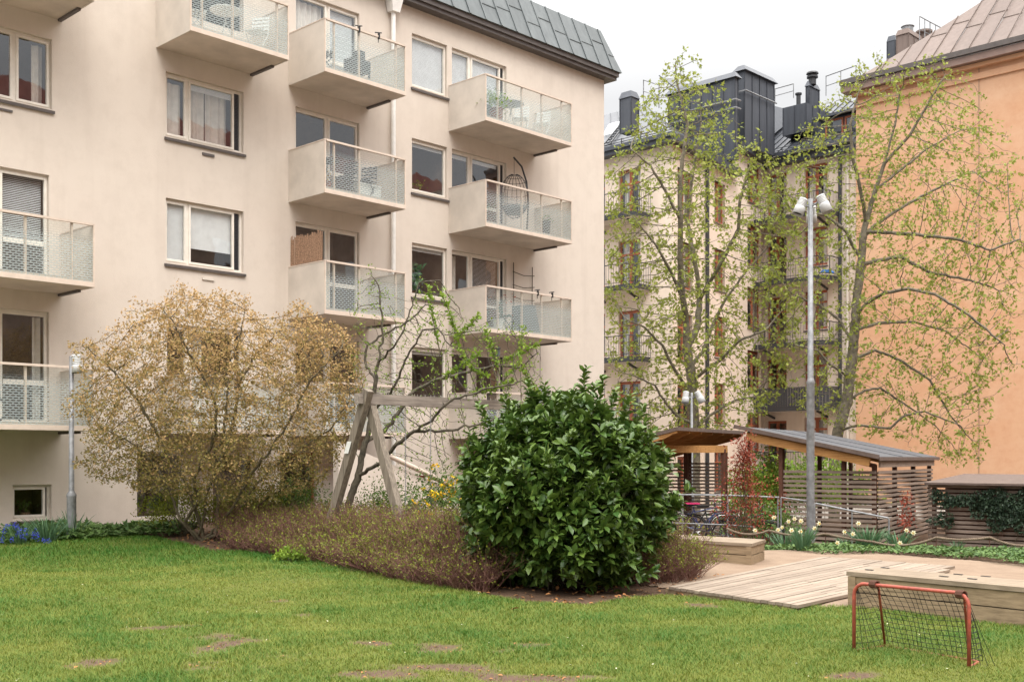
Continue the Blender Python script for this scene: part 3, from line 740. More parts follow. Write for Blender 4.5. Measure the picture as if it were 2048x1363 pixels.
def oldwin(fr,a,b,zt,hh,door=False,sill=True,cols=2,cur=True):
    holesx=(a,b,zt-hh,zt); tr=zt-hh*.30
    bars=[(a,b,tr-.05,tr+.05)]
    if cols==2: m=(a+b)/2; sp=[(a+.03,m-.02,'s'),(m+.02,b-.03,'s')]
    else: sp=[(a+.03,b-.03,'s')]
    fo=window(old,fr,a,b,zt-hh,zt,sp,sill=sill,wd=.07,setb=.14,fmat='red_frame',bars=bars,name='window',room=True)
    if cur and random.random()<.8:
        curtain(fr,a+.1,a+(b-a)*.38,zt-hh+.1,zt-.1,-.33,fo); curtain(fr,b-(b-a)*.3,b-.1,zt-hh+.1,zt-.1,-.33,fo)
    return holesx
h1=[];h3=[];h4=[]
w1rows=[339,481,622,762,900]; S1=z1_(481,1250)-z1_(622,1250); ZW1=z1_(481,1250)
for k in range(-1,5):
    zt=ZW1-k*3.2
    h1.append(oldwin(FW1,uw1(1237),uw1(1281),zt,2.15,sill=False)); h1.append(oldwin(FW1,uw1(1175),uw1(1210),zt,2.0))
    a=uw3(1355);b=uw3(1385); zt3=z3_(484,1370)-k*3.2
    h3.append(oldwin(FW3,a,b,zt3,2.1))
    a=uw3(1429);b=uw3(1450); zt3=z3_(499,1440)-k*3.2
    h3.append(oldwin(FW3,a,b,zt3,1.95))
    zt4=z4_(453,1640)-k*3.2
    a=uw3(1495);b=uw3(1522); h3.append(oldwin(FW3,a,b,z3_(452,1508)-k*3.2,2.05))
    h4.append(oldwin(FW4,uw4(1534),uw4(1573),zt4-.12,2.55,sill=False)); h4.append(oldwin(FW4,uw4(1609),uw4(1655),zt4,1.95))
ZT3=z3_(300,1466)
mb=MB(); wall_holes(mb,FW1,0,V1L-V1R,-3,ZT1,h1,.22); wall_holes(mb,FW3,0,uw3(1466),-3,ZT1,h3,.22); wall_holes(mb,FW3,uw3(1466),L3,-3,ZT4,h3,.22); wall_holes(mb,FW4,0,V4L-V4R,-3,ZT4,h4,.22)
# returns and backs
mb.quad(FW1.p(0,0,-3),FW1.p(0,-12,-3),FW1.p(0,-12,ZT1),FW1.p(0,0,ZT1)); mb.build('wall','plaster_beige',old)
q=MB(); FW4.box(q,uw4(1662),uw4(1662)+.0,0,0,0,0) if False else None
q=MB(); q.tube([FW3.p(uw3(1411),.1,ZT1),FW3.p(uw3(1411),.1,-1)],.09,8); q.build('drainpipe','dark_metal',old)
q=MB(); q.tube([FW4.p(uw4(1682),.1,ZT4),FW4.p(uw4(1682),.1,-1)],.09,8); q.build('drainpipe','dark_metal',old)
q=MB(); q.tube([FW4.p(uw4(1697),.1,ZT4),FW4.p(uw4(1697),.1,-1)],.08,8); q.build('drainpipe','panel_cream',old)
# balconies of the old house
def obalc(fr,a,b,zb,dep,lab,solid=False):
    t=MB(); 
    pts=[(a,0),(a,dep*.75),(a+.25,dep),(b-.35,dep),(b,dep*.75),(b,0)]
    low=[fr.p(u_,w_,zb) for u_,w_ in pts]; hi=[fr.p(u_,w_,zb+.22) for u_,w_ in pts]
    t.quad(*low[::-1]); t.quad(*hi)
    for k in range(5): t.quad(low[k],low[k+1],hi[k+1],hi[k])
    bo=t.build('balcony','dark_metal',old); bo['label']=lab
    u_=MB(); u_.quad(*[fr.p(x,w_*.93,zb-.01) for x,w_ in pts]); u_.build('soffit','slab_under',bo)
    r=MB(); top=[fr.p(x,w_,zb+1.15) for x,w_ in pts]
    r.tube(top,.025,6); r.tube([fr.p(x,w_,zb+.32) for x,w_ in pts],.015,4)
    rb=MB(); n=0
    for k in range(5):
        p0,p1=pts[k],pts[k+1]; L=math.hypot(p1[0]-p0[0],p1[1]-p0[1]); m=max(1,int(L/.14))
        if solid:
            for i in range(m): 
                x0,x1=[(p0[0]+(p1[0]-p0[0])*j/m,p0[1]+(p1[1]-p0[1])*j/m) for j in (i+.03,i+.97)]
                rb.quad(fr.p(x0[0],x0[1]+.01,zb+.2),fr.p(x1[0],x1[1]+.01,zb+.2),fr.p(x1[0],x1[1]+.01,zb+1.12),fr.p(x0[0],x0[1]+.01,zb+1.12))
        else:
            for i in range(m+1):
                x=p0[0]+(p1[0]-p0[0])*i/m; y=p0[1]+(p1[1]-p0[1])*i/m; rb.tube([fr.p(x,y,zb+.22),fr.p(x,y,zb+1.15)],.011 if i else .026,4,False)
    r.build('handrail','dark_metal',bo); rb.build('bars' if not solid else 'cladding','dark_metal',bo)
    q=MB(); q.beam(fr.p(a+.6,.0,zb-.3),fr.p(a+.6,dep*.7,zb-.03),.08,.1); q.beam(fr.p(b-.7,.0,zb-.3),fr.p(b-.7,dep*.7,zb-.03),.08,.1); q.build('bracket','dark_metal',bo)
    return bo
for k,nmx in zip(range(-1,3),('highest','second','third','lowest')):
    obalc(FW1,uw1(1190),uw1(1301),ZW1-2.15-.25-k*3.2,1.1,'left wing balcony, '+nmx)
for k,nmx in zip(range(-1,4),('highest','second','third','black clad fourth','lowest')):
    obalc(FW4,uw4(1529),uw4(1681),z4_(453,1640)-2.67-.22-k*3.2,1.5,'right wing balcony, '+nmx,solid=(k==2))
# roofs
def seamroof(mb,A,B,Cc,D,n,mat=None):
    """quad A(low left) B(low right) C(high right) D(high left) with n standing seams"""
    A,B,Cc,D=map(Vector,(A,B,Cc,D)); nrm=(B-A).cross(D-A).normalized()
    if nrm.z<0: nrm=-nrm
    for k in range(n):
        t0,t1=k/n,(k+1)/n; mb.cur=random.random(); a=A.lerp(B,t0);b=A.lerp(B,t1);c=D.lerp(Cc,t1);d=D.lerp(Cc,t0); mb.quad(a,b,c,d)
        mb.cur=.8; mb.beam(a+nrm*.02,d+nrm*.02,.03,.05,up=nrm)
    mb.cur=0
q=MB()
# projection: hip roof
zE=ZT1; ZR=zat(207,P(U1+5,V1R+5.5).y)
ra=Vector(P(U1+5.2,V_at(1288,U1+5.2),ZR)); vR=uv_of(ra)[1]
A=FW1.p(-.3,.45,zE); B=FW1.p(V1L-V1R+.45,.45,zE); rl=Vector(P(U1+5.2,V1L,ZR))
seamroof(q,A,B,ra,rl,24)
B2=FW3.p(uw3(1470),.45,zE); seamroof(q,B,B2,FW3.p(uw3(1470),-5,ZR),ra,10)
A4=FW4.p(-1,.45,ZT4); B4=FW4.p(V4L-V4R,.45,ZT4); hh=zat(205,P(U4+6,V4R+3).y)
seamroof(q,A4,B4,FW4.p(V4L-V4R,-5.5,hh),FW4.p(-1,-5.5,hh),14)
seamroof(q,FW3.p(uw3(1466),.4,ZT4),A4,FW4.p(-1,-5.5,hh),FW3.p(uw3(1466),-4,hh),5)
q.build('roof','seam_dark',old)
q=MB(); 
for fr_,L,z in ((FW1,V1L-V1R,ZT1),):
    fr_.box(q,-.3,L+.5,-.1,.5,z-.28,z+.02); fr_.box(q,-.3,L+.5,.5,.62,z-.1,z+.08)
FW3.box(q,0,uw3(1466),.0,.5,ZT1-.28,ZT1+.02)
FW4.box(q,.1,V4L-V4R,-.1,.5,ZT4-.45,ZT4+.0); FW4.box(q,.1,V4L-V4R,.5,.75,ZT4-.12,ZT4+.12)
FW3.box(q,uw3(1466),L3-.52,.0,.45,ZT4-.3,ZT4+.0)
q.build('gutter','seam_dark',old)
# snow rails
for (a,b,fr_,z0_,lift) in ((0,V1L-V1R,FW1,ZT1,.35),(0,V4L-V4R,FW4,ZT4,.4)):
    q=MB()
    for zz in (0,.12): q.tube([fr_.p(a,.05,z0_+lift+zz),fr_.p(b,.05,z0_+lift+zz)],.018,4)
    x=a
    while x<b: q.beam(fr_.p(x,.05,z0_+lift-.2),fr_.p(x,.05,z0_+lift+.16),.02,.04,up=E1); x+=1.1
    q.build('snow_guard','dark_metal',old)
# roof ladder on the projection
q=MB(); la=A.lerp(B,.40); 
l0=at(1212,290,P(U1,V_at(1215,U1)).y-.2); 
def onroof(px,t):  # point on front slope of the projection
    vv=V_at(px,U1+5.2*t); return Vector(P(U1-.45+5.65*t,vv,zE+(ZR-zE)*t))+Vector((0,0,.12))
for s_ in (0,14):
    q.beam(onroof(1216+s_,.05),onroof(1272+s_*.6,.97),.05,.06)
for k in range(16):
    t=.05+.92*k/15; q.beam(onroof(1216+56*(k/15),t),onroof(1216+14+(56-5.6)*(k/15),t),.04,.04)
q.build('roof_ladder','dark_metal',old)
# metal clad towers
def towerbox(px0,px1,pxm,py0,py1,Y,parent,mat='seam_dark',ribs=6,cap=.16,name='stair_tower',left=True):
    """box seen corner on: px0..pxm one face along -E2?, pxm..px1 other face"""
    pm=at(pxm,py0,Y); z1b=pm.z; z0b=zat(py1,Y); um,vm_=uv_of(pm)
    # left face runs along E2 (wall facing -E1), right face runs along E1 (facing -E2)
    vl=V_at(px0,um); ur=U_at(px1,vm_)
    q=MB(); 
    q.cur=.2; q.hexa([P(um,vl,z0b),P(um,vm_,z0b),P(ur,vm_,z0b),P(ur,vl,z0b)],[P(um,vl,z1b),P(um,vm_,z1b),P(ur,vm_,z1b),P(ur,vl,z1b)])
    nl=max(1,int((vl-vm_)/.62)); nr=max(1,int((ur-um)/.62))
    for k in range(nl+1): v_=vm_+(vl-vm_)*k/nl; q.cur=.9; q.box(P(um-.035,v_-.012,z0b),E1*.035,E2*.024,ZU*(z1b-z0b))
    for k in range(nr+1): u_=um+(ur-um)*k/nr; q.cur=.9; q.box(P(u_-.012,vm_-.035,z0b),E1*.024,E2*.035,ZU*(z1b-z0b))
    o=q.build(name,mat,parent)
    if cap:
        c=MB(); c.hexa([P(um-cap,vl+cap,z1b+.004),P(um-cap,vm_-cap,z1b+.004),P(ur+cap,vm_-cap,z1b+.004),P(ur+cap,vl+cap,z1b+.004)],[P(um+.05,vl-.05,z1b+.3),P(um+.05,vm_+.05,z1b+.3),P(ur-.05,vm_+.05,z1b+.3),P(ur-.05,vl-.05,z1b+.3)]); c.build('capping',mat,o)
    return o,um,vm_,ur,vl,z0b,z1b
tA=towerbox(1337,1476,1470,155,318,54,old)
tB=towerbox(1473,1548,1489,141,290,55.5,old)
for t_,zs in ((tA,(.72,.62)),(tB,(.72,))):
    o,um,vm_,ur,vl,z0b,z1b=t_
    r=MB()
    for zz in zs: z=z0b+(z1b-z0b)*zz; r.tube([P(um-.15,vl,z),P(um-.15,vm_-.15,z),P(ur,vm_-.15,z)],.04,6)
    r.build('safety_rail','galv',o)
towerbox(1240,1277,1262,193,262,50,old,name='chimney',cap=.05)
towerbox(1612,1638,1618,172,215,60,old,name='chimney',cap=.06)
towerbox(1566,1664,1612,205,262,58,old,name='roof_housing',cap=.0)
q=MB(); p=at(1624,170,60); q.lathe([(.2,0),(.2,.35),(.3,.37),(.3,.45),(.18,.5),(.18,.56),(.33,.58),(.3,.66),(0,.7)],Matrix.Translation(p+Vector((.1,.3,.1))),14); q.build('chimney_cowl','dark_metal',old)
q=MB(); p=at(1597,198,60); q.lathe([(.12,-.8),(.12,.2),(.18,.22),(.18,.3),(.0,.34)],Matrix.Translation(p),10); q.build('roof_vent','dark_metal',old)
# dormer band with windows on the right wing roof
q=MB(); FW4.box(q,uw4(1625),V4L-V4R,-3.2,-.8,ZT4+.45,ZT4+1.75); 
dz=ZT4+1.75; q.hexa([FW4.p(uw4(1612),-.45,dz),FW4.p(V4L-V4R,-.45,dz),FW4.p(V4L-V4R,-4.2,dz+.5),FW4.p(uw4(1612),-4.2,dz+.5)],[FW4.p(uw4(1612),-.45,dz+.14),FW4.p(V4L-V4R,-.45,dz+.14),FW4.p(V4L-V4R,-4.2,dz+.64),FW4.p(uw4(1612),-4.2,dz+.64)])
dm=q.build('dormer','seam_dark',old)
q=MB(); 
for x0_,x1_ in ((uw4(1636),uw4(1672)),(uw4(1675),uw4(1706))): frame_rect(q,FW4,x0_,x1_,ZT4+.6,ZT4+1.65,.09,-.8,-.74)
q.build('window_frame','red_frame',dm)
q=MB(); 
for x0_,x1_ in ((uw4(1638),uw4(1670)),(uw4(1677),uw4(1704))): q.quad(FW4.p(x0_,-.77,ZT4+.65),FW4.p(x1_,-.77,ZT4+.65),FW4.p(x1_,-.77,ZT4+1.6),FW4.p(x0_,-.77,ZT4+1.6))
q.build('pane','window_glass',dm)
# skylight on the projection
q=MB(); k0=[onroof(1213,.33),onroof(1236,.33),onroof(1245,.62),onroof(1222,.62)]; q.quad(*k0); q.build('skylight','window_glass',old)
# roof handrails
def rail(pts,hgt,name,parent,n=3,mat='galv',r=.03):
    q=MB(); pts=[Vector(p) for p in pts]
    q.tube([p+ZU*hgt for p in pts],r,6); q.tube([p+ZU*hgt*.5 for p in pts],r*.7,6)
    for a,b in zip(pts[:-1],pts[1:]):
        for k in range(n+1): p=a.lerp(b,k/n); q.tube([p,p+ZU*hgt],r*.8,5)
    return q.build(name,mat,parent)
rail([at(1652,192,60),at(1712,172,58)],1.05,'roof_railing',old,2); rail([at(1287,205,50),at(1318,216,49)],1.0,'roof_railing',old,1); rail([at(1550,206,60),at(1587,196,59.5)],.75,'roof_railing',old,1)
# ================================================================== the orange gable building
org=thing('orange_house','tall blank orange rendered house with a pinkish brown metal roof at the right edge','building',tuple(P(UO,20,0)))
VO0=V_at(1712,UO); VO1=VO0-32
FO=Fr(E1*UO+E2*VO0,-E2,-E1)
zO=zat(183,P(UO,V_at(1730,UO)).y)
q=MB(); q.quad(FO.p(0,0,-4),FO.p(32,0,-4),FO.p(32,0,zO),FO.p(0,0,zO)); q.quad(FO.p(0,0,-4),FO.p(0,-.5,-4),FO.p(0,-.5,zO),FO.p(0,0,zO)); q.quad(FO.p(32,0,-4),FO.p(32,-12,-4),FO.p(32,-12,zO),FO.p(32,0,zO)); q.build('wall','plaster_orange',org)
q=MB(); FO.box(q,-.0,32,0,.10,zO-.7,zO-.42); FO.box(q,-.1,32,0,.28,zO-.2,zO-.02); q.build('cornice','plaster_orange',org)
q=MB(); FO.box(q,-.5,32,-.1,.55,zO,zO+.32); q.build('eave','brown_metal',org)
q=MB(); FO.box(q,-.55,32,.48,.66,zO+.36,zO+.60); q.build('gutter','sill_dark',org)
# roof slope, hipped at the left end
q=MB(); zr=zat(-60,P(UO+9,V_at(2048,UO+9)).y)
a=FO.p(-.5,.5,zO+.34); b=FO.p(32,.5,zO+.34); k=18
hipu=11.0; top=zO+.34+9.6
apex=FO.p(hipu,-9,top)
nS=int(32.5/.85)
for i in range(nS):
    u0=-.5+i*32.5/nS; u1=u0+32.5/nS
    def tp(u_):
        t=min(1,(u_+.5)/(hipu+.5)); return FO.p(u_,.5,0),t
    pts=[]
    for j in range(4):
        t0=j*.25;t1=(j+1)*.25; st=.06*(i%2)
        def pp(u_,t): return FO.p(u_,.5-9.5*t,zO+.34+9.6*t*0.86+9.6*.14*t*t)
        tm0=min(1,(u0+.5)/(hipu+.5)); tm1=min(1,(u1+.5)/(hipu+.5))
        ta=min(t0+ (st if j else 0),tm0); tb=min(t1+st if j<3 else 1,tm0); tc_=min(t0+(st if j else 0),tm1); td=min(t1+st if j<3 else 1,tm1)
        if td<=tc_ : continue
        q.cur=random.random(); q.quad(pp(u0,ta),pp(u1,tc_),pp(u1,td),pp(u0,tb))
        q.cur=1.0
        if j and tc_<tm1-.01: q.beam(pp(u0,ta)+ZU*.02,pp(u1,tc_)+ZU*.02,.03,.03)
    q.cur=1.0; tm=min(1,(u0+.5)/(hipu+.5))
    if tm>.02: q.beam(pp(u0,0)+ZU*.03,pp(u0,tm)+ZU*.03,.03,.05)
q.build('roof','seam_brown',org)
q=MB(); q.tube([FO.p(-V_at(1959,UO)+VO0,.06,zO),FO.p(-V_at(1959,UO)+VO0,.06,0)],.011,5); q.build('lightning_cable','sill_dark',org)
# brown chimney stack beside the roof slope
o=towerbox(1793,1860,1817,66,190,60,org,mat='seam_brown',name='chimney',cap=.05)
towerbox(1774,1795,1790,80,190,61.5,org,mat='seam_dark',name='chimney_duct',cap=.02)
q=MB(); p=at(1813,64,60.5); q.lathe([(.3,0),(.3,.3),(.36,.32),(.2,.5),(0,.52)],Matrix.Translation(p+Vector((.2,.4,.1))),12); q.build('cowl','galv',org)
q=MB(); p=at(1848,74,61.5); q.lathe([(.25,-.1),(.25,.15),(.45,.2),(.45,.3),(0,.4)],Matrix.Translation(p),12); q.build('cowl','seam_brown',org)
rail([at(1839,84,59.5),at(1860,95,60),at(1882,106,60.6)],1.35,'roof_railing',org,2)
rail([at(1938,58,58),at(1968,42,57)],.45,'roof_railing',org,1)
q=MB(); um,vm_=uv_of(at(1824,98,59.5))
q.box(P(um,vm_-.9,at(1824,98,59.5).z),E1*2.0,E2*.7,ZU*.08); q.build('roof_walkway','galv',org)
# ================================================================== house across the yard, behind the viewer (seen in the window panes)
opp=thing('facing_house','terracotta house across the yard mirrored in the windows','building',tuple(P(10,-14,0)))
OF=Fr(E2*-14,E1,E2)  # faces the main facade
q=MB(); hs=[]
for k in range(5):
    for i in range(17): hs.append((-14+i*5,-12.4+i*5,.9+k*3,2.7+k*3))
wall_holes(q,OF,-18,72,-1,17,hs,.2); q.box(OF.p(-18,-9,-1),E1*90,-E2*.3,ZU*16); q.build('wall','brick_brown',opp)
q=MB(); q.quad(OF.p(-18,-.5,-1),OF.p(72,-.5,-1),OF.p(72,-.5,17),OF.p(-18,-.5,17)); q.build('window_panes','window_glass',opp)
q=MB(); q.quad(OF.p(-18.5,.4,17),OF.p(72.5,.4,17),OF.p(72.5,-5,23),OF.p(-18.5,-5,23)); q.build('roof','red_roof',opp)
# ================================================================== street lamps
def lamp_head(parent,top,axis,L=.40,r=.125):
    axis=Vector(axis).normalized(); Mx=Matrix.Translation(top)@(-axis).to_track_quat('Z','Y').to_matrix().to_4x4()
    prof=[(0,0),(r*.72,-.0),(r*.8,-.02)]
    for k in range(5): z=-.04-k*.033; rr=r*(.81+.02*k); prof+=[(rr,z),(rr*.9,z-.006),(rr*.9,z-.015),(rr+.001,z-.022)]
    prof+=[(r*.93,-.22),(r,-L),(r*.93,-L),(r*.9,-L+.06)]
    q=MB(); q.lathe(prof,Mx,20); o=q.build('lamp_head','lamp_grey',parent,True)
    q=MB(); q.lathe([(r*.9,-L+.05),(0,-L+.05)],Mx,16); q.build('lens','dark_metal',o)
    return o
def lamp(px,Y,ytop,ybase_z,zsw,r0,r1,heads,lab):
    b=at(px,HY,Y); b.z=ybase_z; zt=zat(ytop,Y)
    t=thing('street_lamp',lab,'lamp post',tuple(b),'grey street lamps in the yard')
    q=MB(); q.lathe([(r0,0),(r0,zsw-b.z),(r0*1.06,zsw-b.z+.02),(r0*1.06,zsw-b.z+.06),(r1*1.1,zsw-b.z+.12),(r1,zsw-b.z+.14),(r1*.8,zt-b.z),(0,zt-b.z+.01)],Matrix.Translation(b),16); q.build('pole','galv',t,True)
    for (dx,dy,dz,ax,ay,L,r) in heads:
        top=Vector((b.x+dx,b.y+dy,zt+dz)); lamp_head(t,top,(ax,ay,-1),L,r)
        q=MB(); q.tube([Vector((b.x,b.y,zt-.18)),Vector((b.x+dx*.8,b.y+dy*.8,zt+dz-.14))],.022,8); q.build('arm','galv',t)
    return t
lamp(1621,25,398,-.2,zat(768,25),.088,.066,[(-.15,0,.0,-.42,-.1,.38,.125),(.18,-.12,.05,.40,-.15,.41,.125),(.08,.22,-.10,.12,.4,.38,.12)],'tall grey lamp post with three round heads, in front of the slatted shed')
lamp(143,20.9,712,.12,zat(995,20.9),.085,.05,[(.09,-.02,.02,.12,-.05,.33,.105)],'short grey lamp post with one head, beside the lower left balcony')
lamp(1383.5,35,785,-.5,.4,.08,.045,[(-.17,0,.03,-.12,-.2,.36,.12),(.14,-.1,.03,.5,-.15,.38,.12)],'small white lamp post with two heads, rising behind the left shed roof')
# ================================================================== deck, boxes
dk=thing('deck','pale wooden board deck lying between the hedge and the sand','deck',tuple(P(13.5,7.5,.05)))
q=MB(); FL=(11.5,8.35);FRr=(11.04,6.28);BR=(16.7,6.62);BL=(16.8,9.08)
nb=19
for k in range(nb):
    t0=k/nb+.0025;t1=(k+1)/nb-.0025
    def ed(t): return Vector(P(*(FRr[i]*(1-t)+FL[i]*t for i in (0,1)),.06)),Vector(P(*(BR[i]*(1-t)+BL[i]*t for i in (0,1)),.06))
    (a,b),(c,d)=ed(t0),ed(t1); s0=0
    cuts=sorted([0,1]+[random.uniform(.15,.85)])
    for u0_,u1_ in zip(cuts[:-1],cuts[1:]):
        q.cur=random.random(); e=.0012; u0_+=e;u1_-=e; dz_=Vector((0,0,random.uniform(-.004,.004)))
        if k<2 and u1_>.97: u1_=.80 if k==0 else .9
        A_,B_,C_,D_=a.lerp(b,u0_)+dz_,a.lerp(b,u1_)+dz_,c.lerp(d,u1_)+dz_,c.lerp(d,u0_)+dz_
        q.hexa([A_-ZU*.035,B_-ZU*.035,C_-ZU*.035,D_-ZU*.035],[A_,B_,C_,D_])
q.build('boards','deck_wood',dk)
q=MB()
for (a,b) in ((FRr,BR),(FRr,FL),(FL,BL)): 
    p0=P(a[0]+.06,a[1]+.06,-.02);p1=P(b[0]+.06,b[1]+.06,-.02).lerp(p0,.25 if b is BR else .02); q.beam(p0,p1,.05,.09)
q.build('joist','box_wood',dk)
def boxbench(lab,o,dl,dw,L,W,H,over,cat='bench'):
    o=Vector(o);dl=Vector(dl).normalized();dw=Vector(dw).normalized()
    t=thing('storage_bench',lab,cat,tuple(o),'long wooden box benches')
    q=MB(); hh=(H-.05)/2
    for k in range(2):
        z=k*hh+(.004 if k else -.15); h_=hh-.008 if k else hh+.142
        q.box(o+ZU*z+dl*.0,dl*L,dw*.045,ZU*h_); q.box(o+ZU*z+dw*(W-.045),dl*L,dw*.045,ZU*h_)
        q.box(o+ZU*z+dw*.047,dl*.045,dw*(W-.094),ZU*h_); q.box(o+ZU*z+dw*.047+dl*(L-.045),dl*.045,dw*(W-.094),ZU*h_)
    q.build('sides','box_wood',t)
    q=MB()
    for x in (-.004,L-.091): q.box(o+dl*x-dw*.012-ZU*.15,dl*.095,dw*.012,ZU*(H+.098))
    q.build('corner_batten','box_wood',t)
    q=MB(); nbd=5; bw=(W+2*over)/nbd
    for k in range(nbd):
        q.cur=random.random(); q.box(o-dl*over+dw*(-over+k*bw+.004)+ZU*(H-.048),dl*(L+2*over),dw*(bw-.008),ZU*.048)
    lid=q.build('lid','box_top',t)
    return t,lid
b2o=gp(1697.5,1213)
t2,lid2=boxbench('long wooden storage bench with black hinges, right behind the goal',b2o,(.63,-.776,0),(.776,.63,0),5.2,.62,.40,.02)
q=MB()
for px_,py_ in ((1737,1139),(1769,1135),(1886,1152),(1915,1148),(1943,1157),(1970,1152)):
    p=gp(px_,py_,.404); q.box(p-Vector((.63,-.776,0))*.05,Vector((.63,-.776,0))*.10,Vector((.776,.63,0))*.03,ZU*.006)
q.build('hinge','dark_metal',lid2)
b1o=Vector((3.75,17.64,0))
boxbench('low wooden box bench between the brown hedge and the deck',b1o,E2,(.42,.9,0),3.0,.95,.33,.02)
# ================================================================== street hockey goal
gt=thing('goal','small red tube street hockey goal with black net on the lawn','goal',tuple(gp(1823,1318)))
g0=gp(1708,1305);g1=gp(1938,1339);gd=(g1-g0).normalized();GL=(g1-g0).length;gb=Vector((-gd.y,gd.x,0))*1.0; gb=(gb*.75+gd*.35).normalized(); HG=.60; DG=.36
q=MB(); rr=.10
pts=[g0-ZU*.03,g0+ZU*(HG-rr)]+[g0+gd*(rr-rr*math.cos(a))+ZU*(HG-rr+rr*math.sin(a)) for a in (R(25),R(50),R(75))]+[g0+gd*rr+ZU*HG,g1-gd*rr+ZU*HG]+[g1-gd*(rr-rr*math.cos(a))+ZU*(HG-rr+rr*math.sin(a)) for a in (R(75),R(50),R(25))]+[g1+ZU*(HG-rr),g1-ZU*.03]
q.tube(pts,.0155,12); q.build('frame','red_paint',gt,True)
q=MB(); k0=gp(1770,1295); k1=gp(1963,1328); DG=((k0-g0).dot(gb)+(k1-g1).dot(gb))/2
q.tube([g0+ZU*.02,g0.lerp(k0,.55)+gb*.03+ZU*.02,k0+ZU*.02,k1-gd*.06+ZU*.02,k1-gb*.03+ZU*.02,g1+ZU*.02],.0125,8); q.build('base_bar','red_paint',gt,True)
for p,q_,lab in ((g0+gd*.19+ZU*HG,k0+ZU*.02,0),(g1-gd*.08+ZU*HG,k1-gd*.10+ZU*.02,1)):
    q=MB(); q.tube([p+gb*.02,p+gb*.045-ZU*.03,q_],.011,8); u_=q.build('rear_support','red_paint',gt,True)
q=MB()
for p in (g0+gd*.20+ZU*(HG+.005),g1-gd*.06+ZU*(HG-.01)):
    for k in range(5): q.tube([p+gd*(.012*k-.03)+Vector((math.cos(a)*.028*gb.x,math.cos(a)*.028*gb.y,math.sin(a)*.03)) for a in np.linspace(0,6.28,9)],.007,5)
q.build('binding','frame_brown',gt)
q=MB()
def netp(s_,t):  # s along width (0..1) t down (0..1)
    a=g0+gd*(.04+(GL-.08)*s_)+ZU*(HG-.01); b=k0.lerp(k1,s_)+ZU*.03
    sag=math.sin(math.pi*s_)*math.sin(math.pi*t)
    p=a.lerp(b,t**1.15); p+=gb*(.04*math.sin(math.pi*t))-ZU*(.05*math.sin(math.pi*s_)*(1-t)*t*2); 
    p+=gd*.05*math.sin(3*t+4*s_)*math.sin(math.pi*s_)*.4+gb*.012*math.sin(17*s_+3*t)
    return p
ns_,nt_=18,13
for i in range(ns_+1): q.tube([netp(i/ns_,j/16) for j in range(17)],.0025,4,False)
for j in range(1,nt_+1): q.tube([netp(i/24,j/nt_) for i in range(25)],.0025,4,False)
for s_,g_,kk in ((0,g0,k0),(1,g1,k1)):
    for i in range(1,5):
        f_=i/5; q.tube([(g_+gb*DG*f_*(j/10)**1.1+ZU*(HG-.02)*(1-j/10)+gd*(.02 if s_==0 else -.02)+ZU*.02) for j in range(11)],.0025,4,False)
    for j in range(1,12):
        z=HG*(1-j/12); e_=netp(s_,j/12); a=g_+ZU*e_.z; q.tube([a,a.lerp(e_,.5)-ZU*.01,e_],.0025,4,False)
q.build('net','net_black',gt)
# ================================================================== swing frame
sf=thing('swing_frame','weathered grey timber swing frame with crossed legs above the brown hedge','swing',tuple(P(0,0,0)))
sb=at(735,795,18.5); sbz=sb.z-.02; sb=Vector((sb.x,sb.y,sbz)); LS=5.2; se=sb+E1*LS
q=MB(); q.beam(sb-E1*.22,se+E1*.2,.13,.17); bm=q.build('beam','wood_grey',sf)
q=MB(); 
for k in range(70): 
    p=sb+E1*(.25+k*.07)+ZU*.085+E2*random.uniform(-.05,.05); q.tube([p,p+ZU*.035],.0025,3,False)
q.build('bird_spikes','frame_white',bm)
for off,tag_ in ((0,'near'),(LS-.1,'far')):
    c=sb+E1*off
    for d_,l_,e_ in ((-1,1.05,.07),(1,1.2,-.07)):
        bt=c+E2*d_*l_; bt.z=-.1; tp=c-E2*d_*.12+E1*e_*1.1; tp.z=sbz+.14
        q=MB(); q.beam(bt+E1*e_*1.1,tp,.15,.12,up=E1); lg=q.build('leg','wood_post',sf)
        if d_==1 and off==0:
            s1=(bt+E1*e_*1.1).lerp(tp,.64)-E1*.08; q=MB(); dd=(tp-bt).normalized(); q.box(s1-E2*.05-E1*.002,E2*.11,dd*.22,-E1*.004); n_=q.build('notice','white_plastic',lg)
for u_ in (U_at(811,uv_of(sb)[1])-uv_of(sb)[0],U_at(861,uv_of(sb)[1])-uv_of(sb)[0]):
    q=MB(); p=sb+E1*u_-ZU*.09; z=p.z; k=0
    while z>.62:
        a=Vector((p.x,p.y,z)); s1=E1 if k%2 else E2
        q.tube([a+s1*.011,a+s1*.011-ZU*.03,a-ZU*.037,a-s1*.011-ZU*.03,a-s1*.011,a+ZU*.006,a+s1*.011],.0035,4,False); z-=.03;k+=1
    q.build('chain','galv',sf)
q=MB(); pa_=sb+E1*(U_at(811,uv_of(sb)[1])-uv_of(sb)[0]); pb_=sb+E1*(U_at(861,uv_of(sb)[1])-uv_of(sb)[0]); pa_.z=pb_.z=.6; q.beam(pa_-E1*.04,pb_+E1*.04,.18,.035); q.build('seat','tyre',sf)
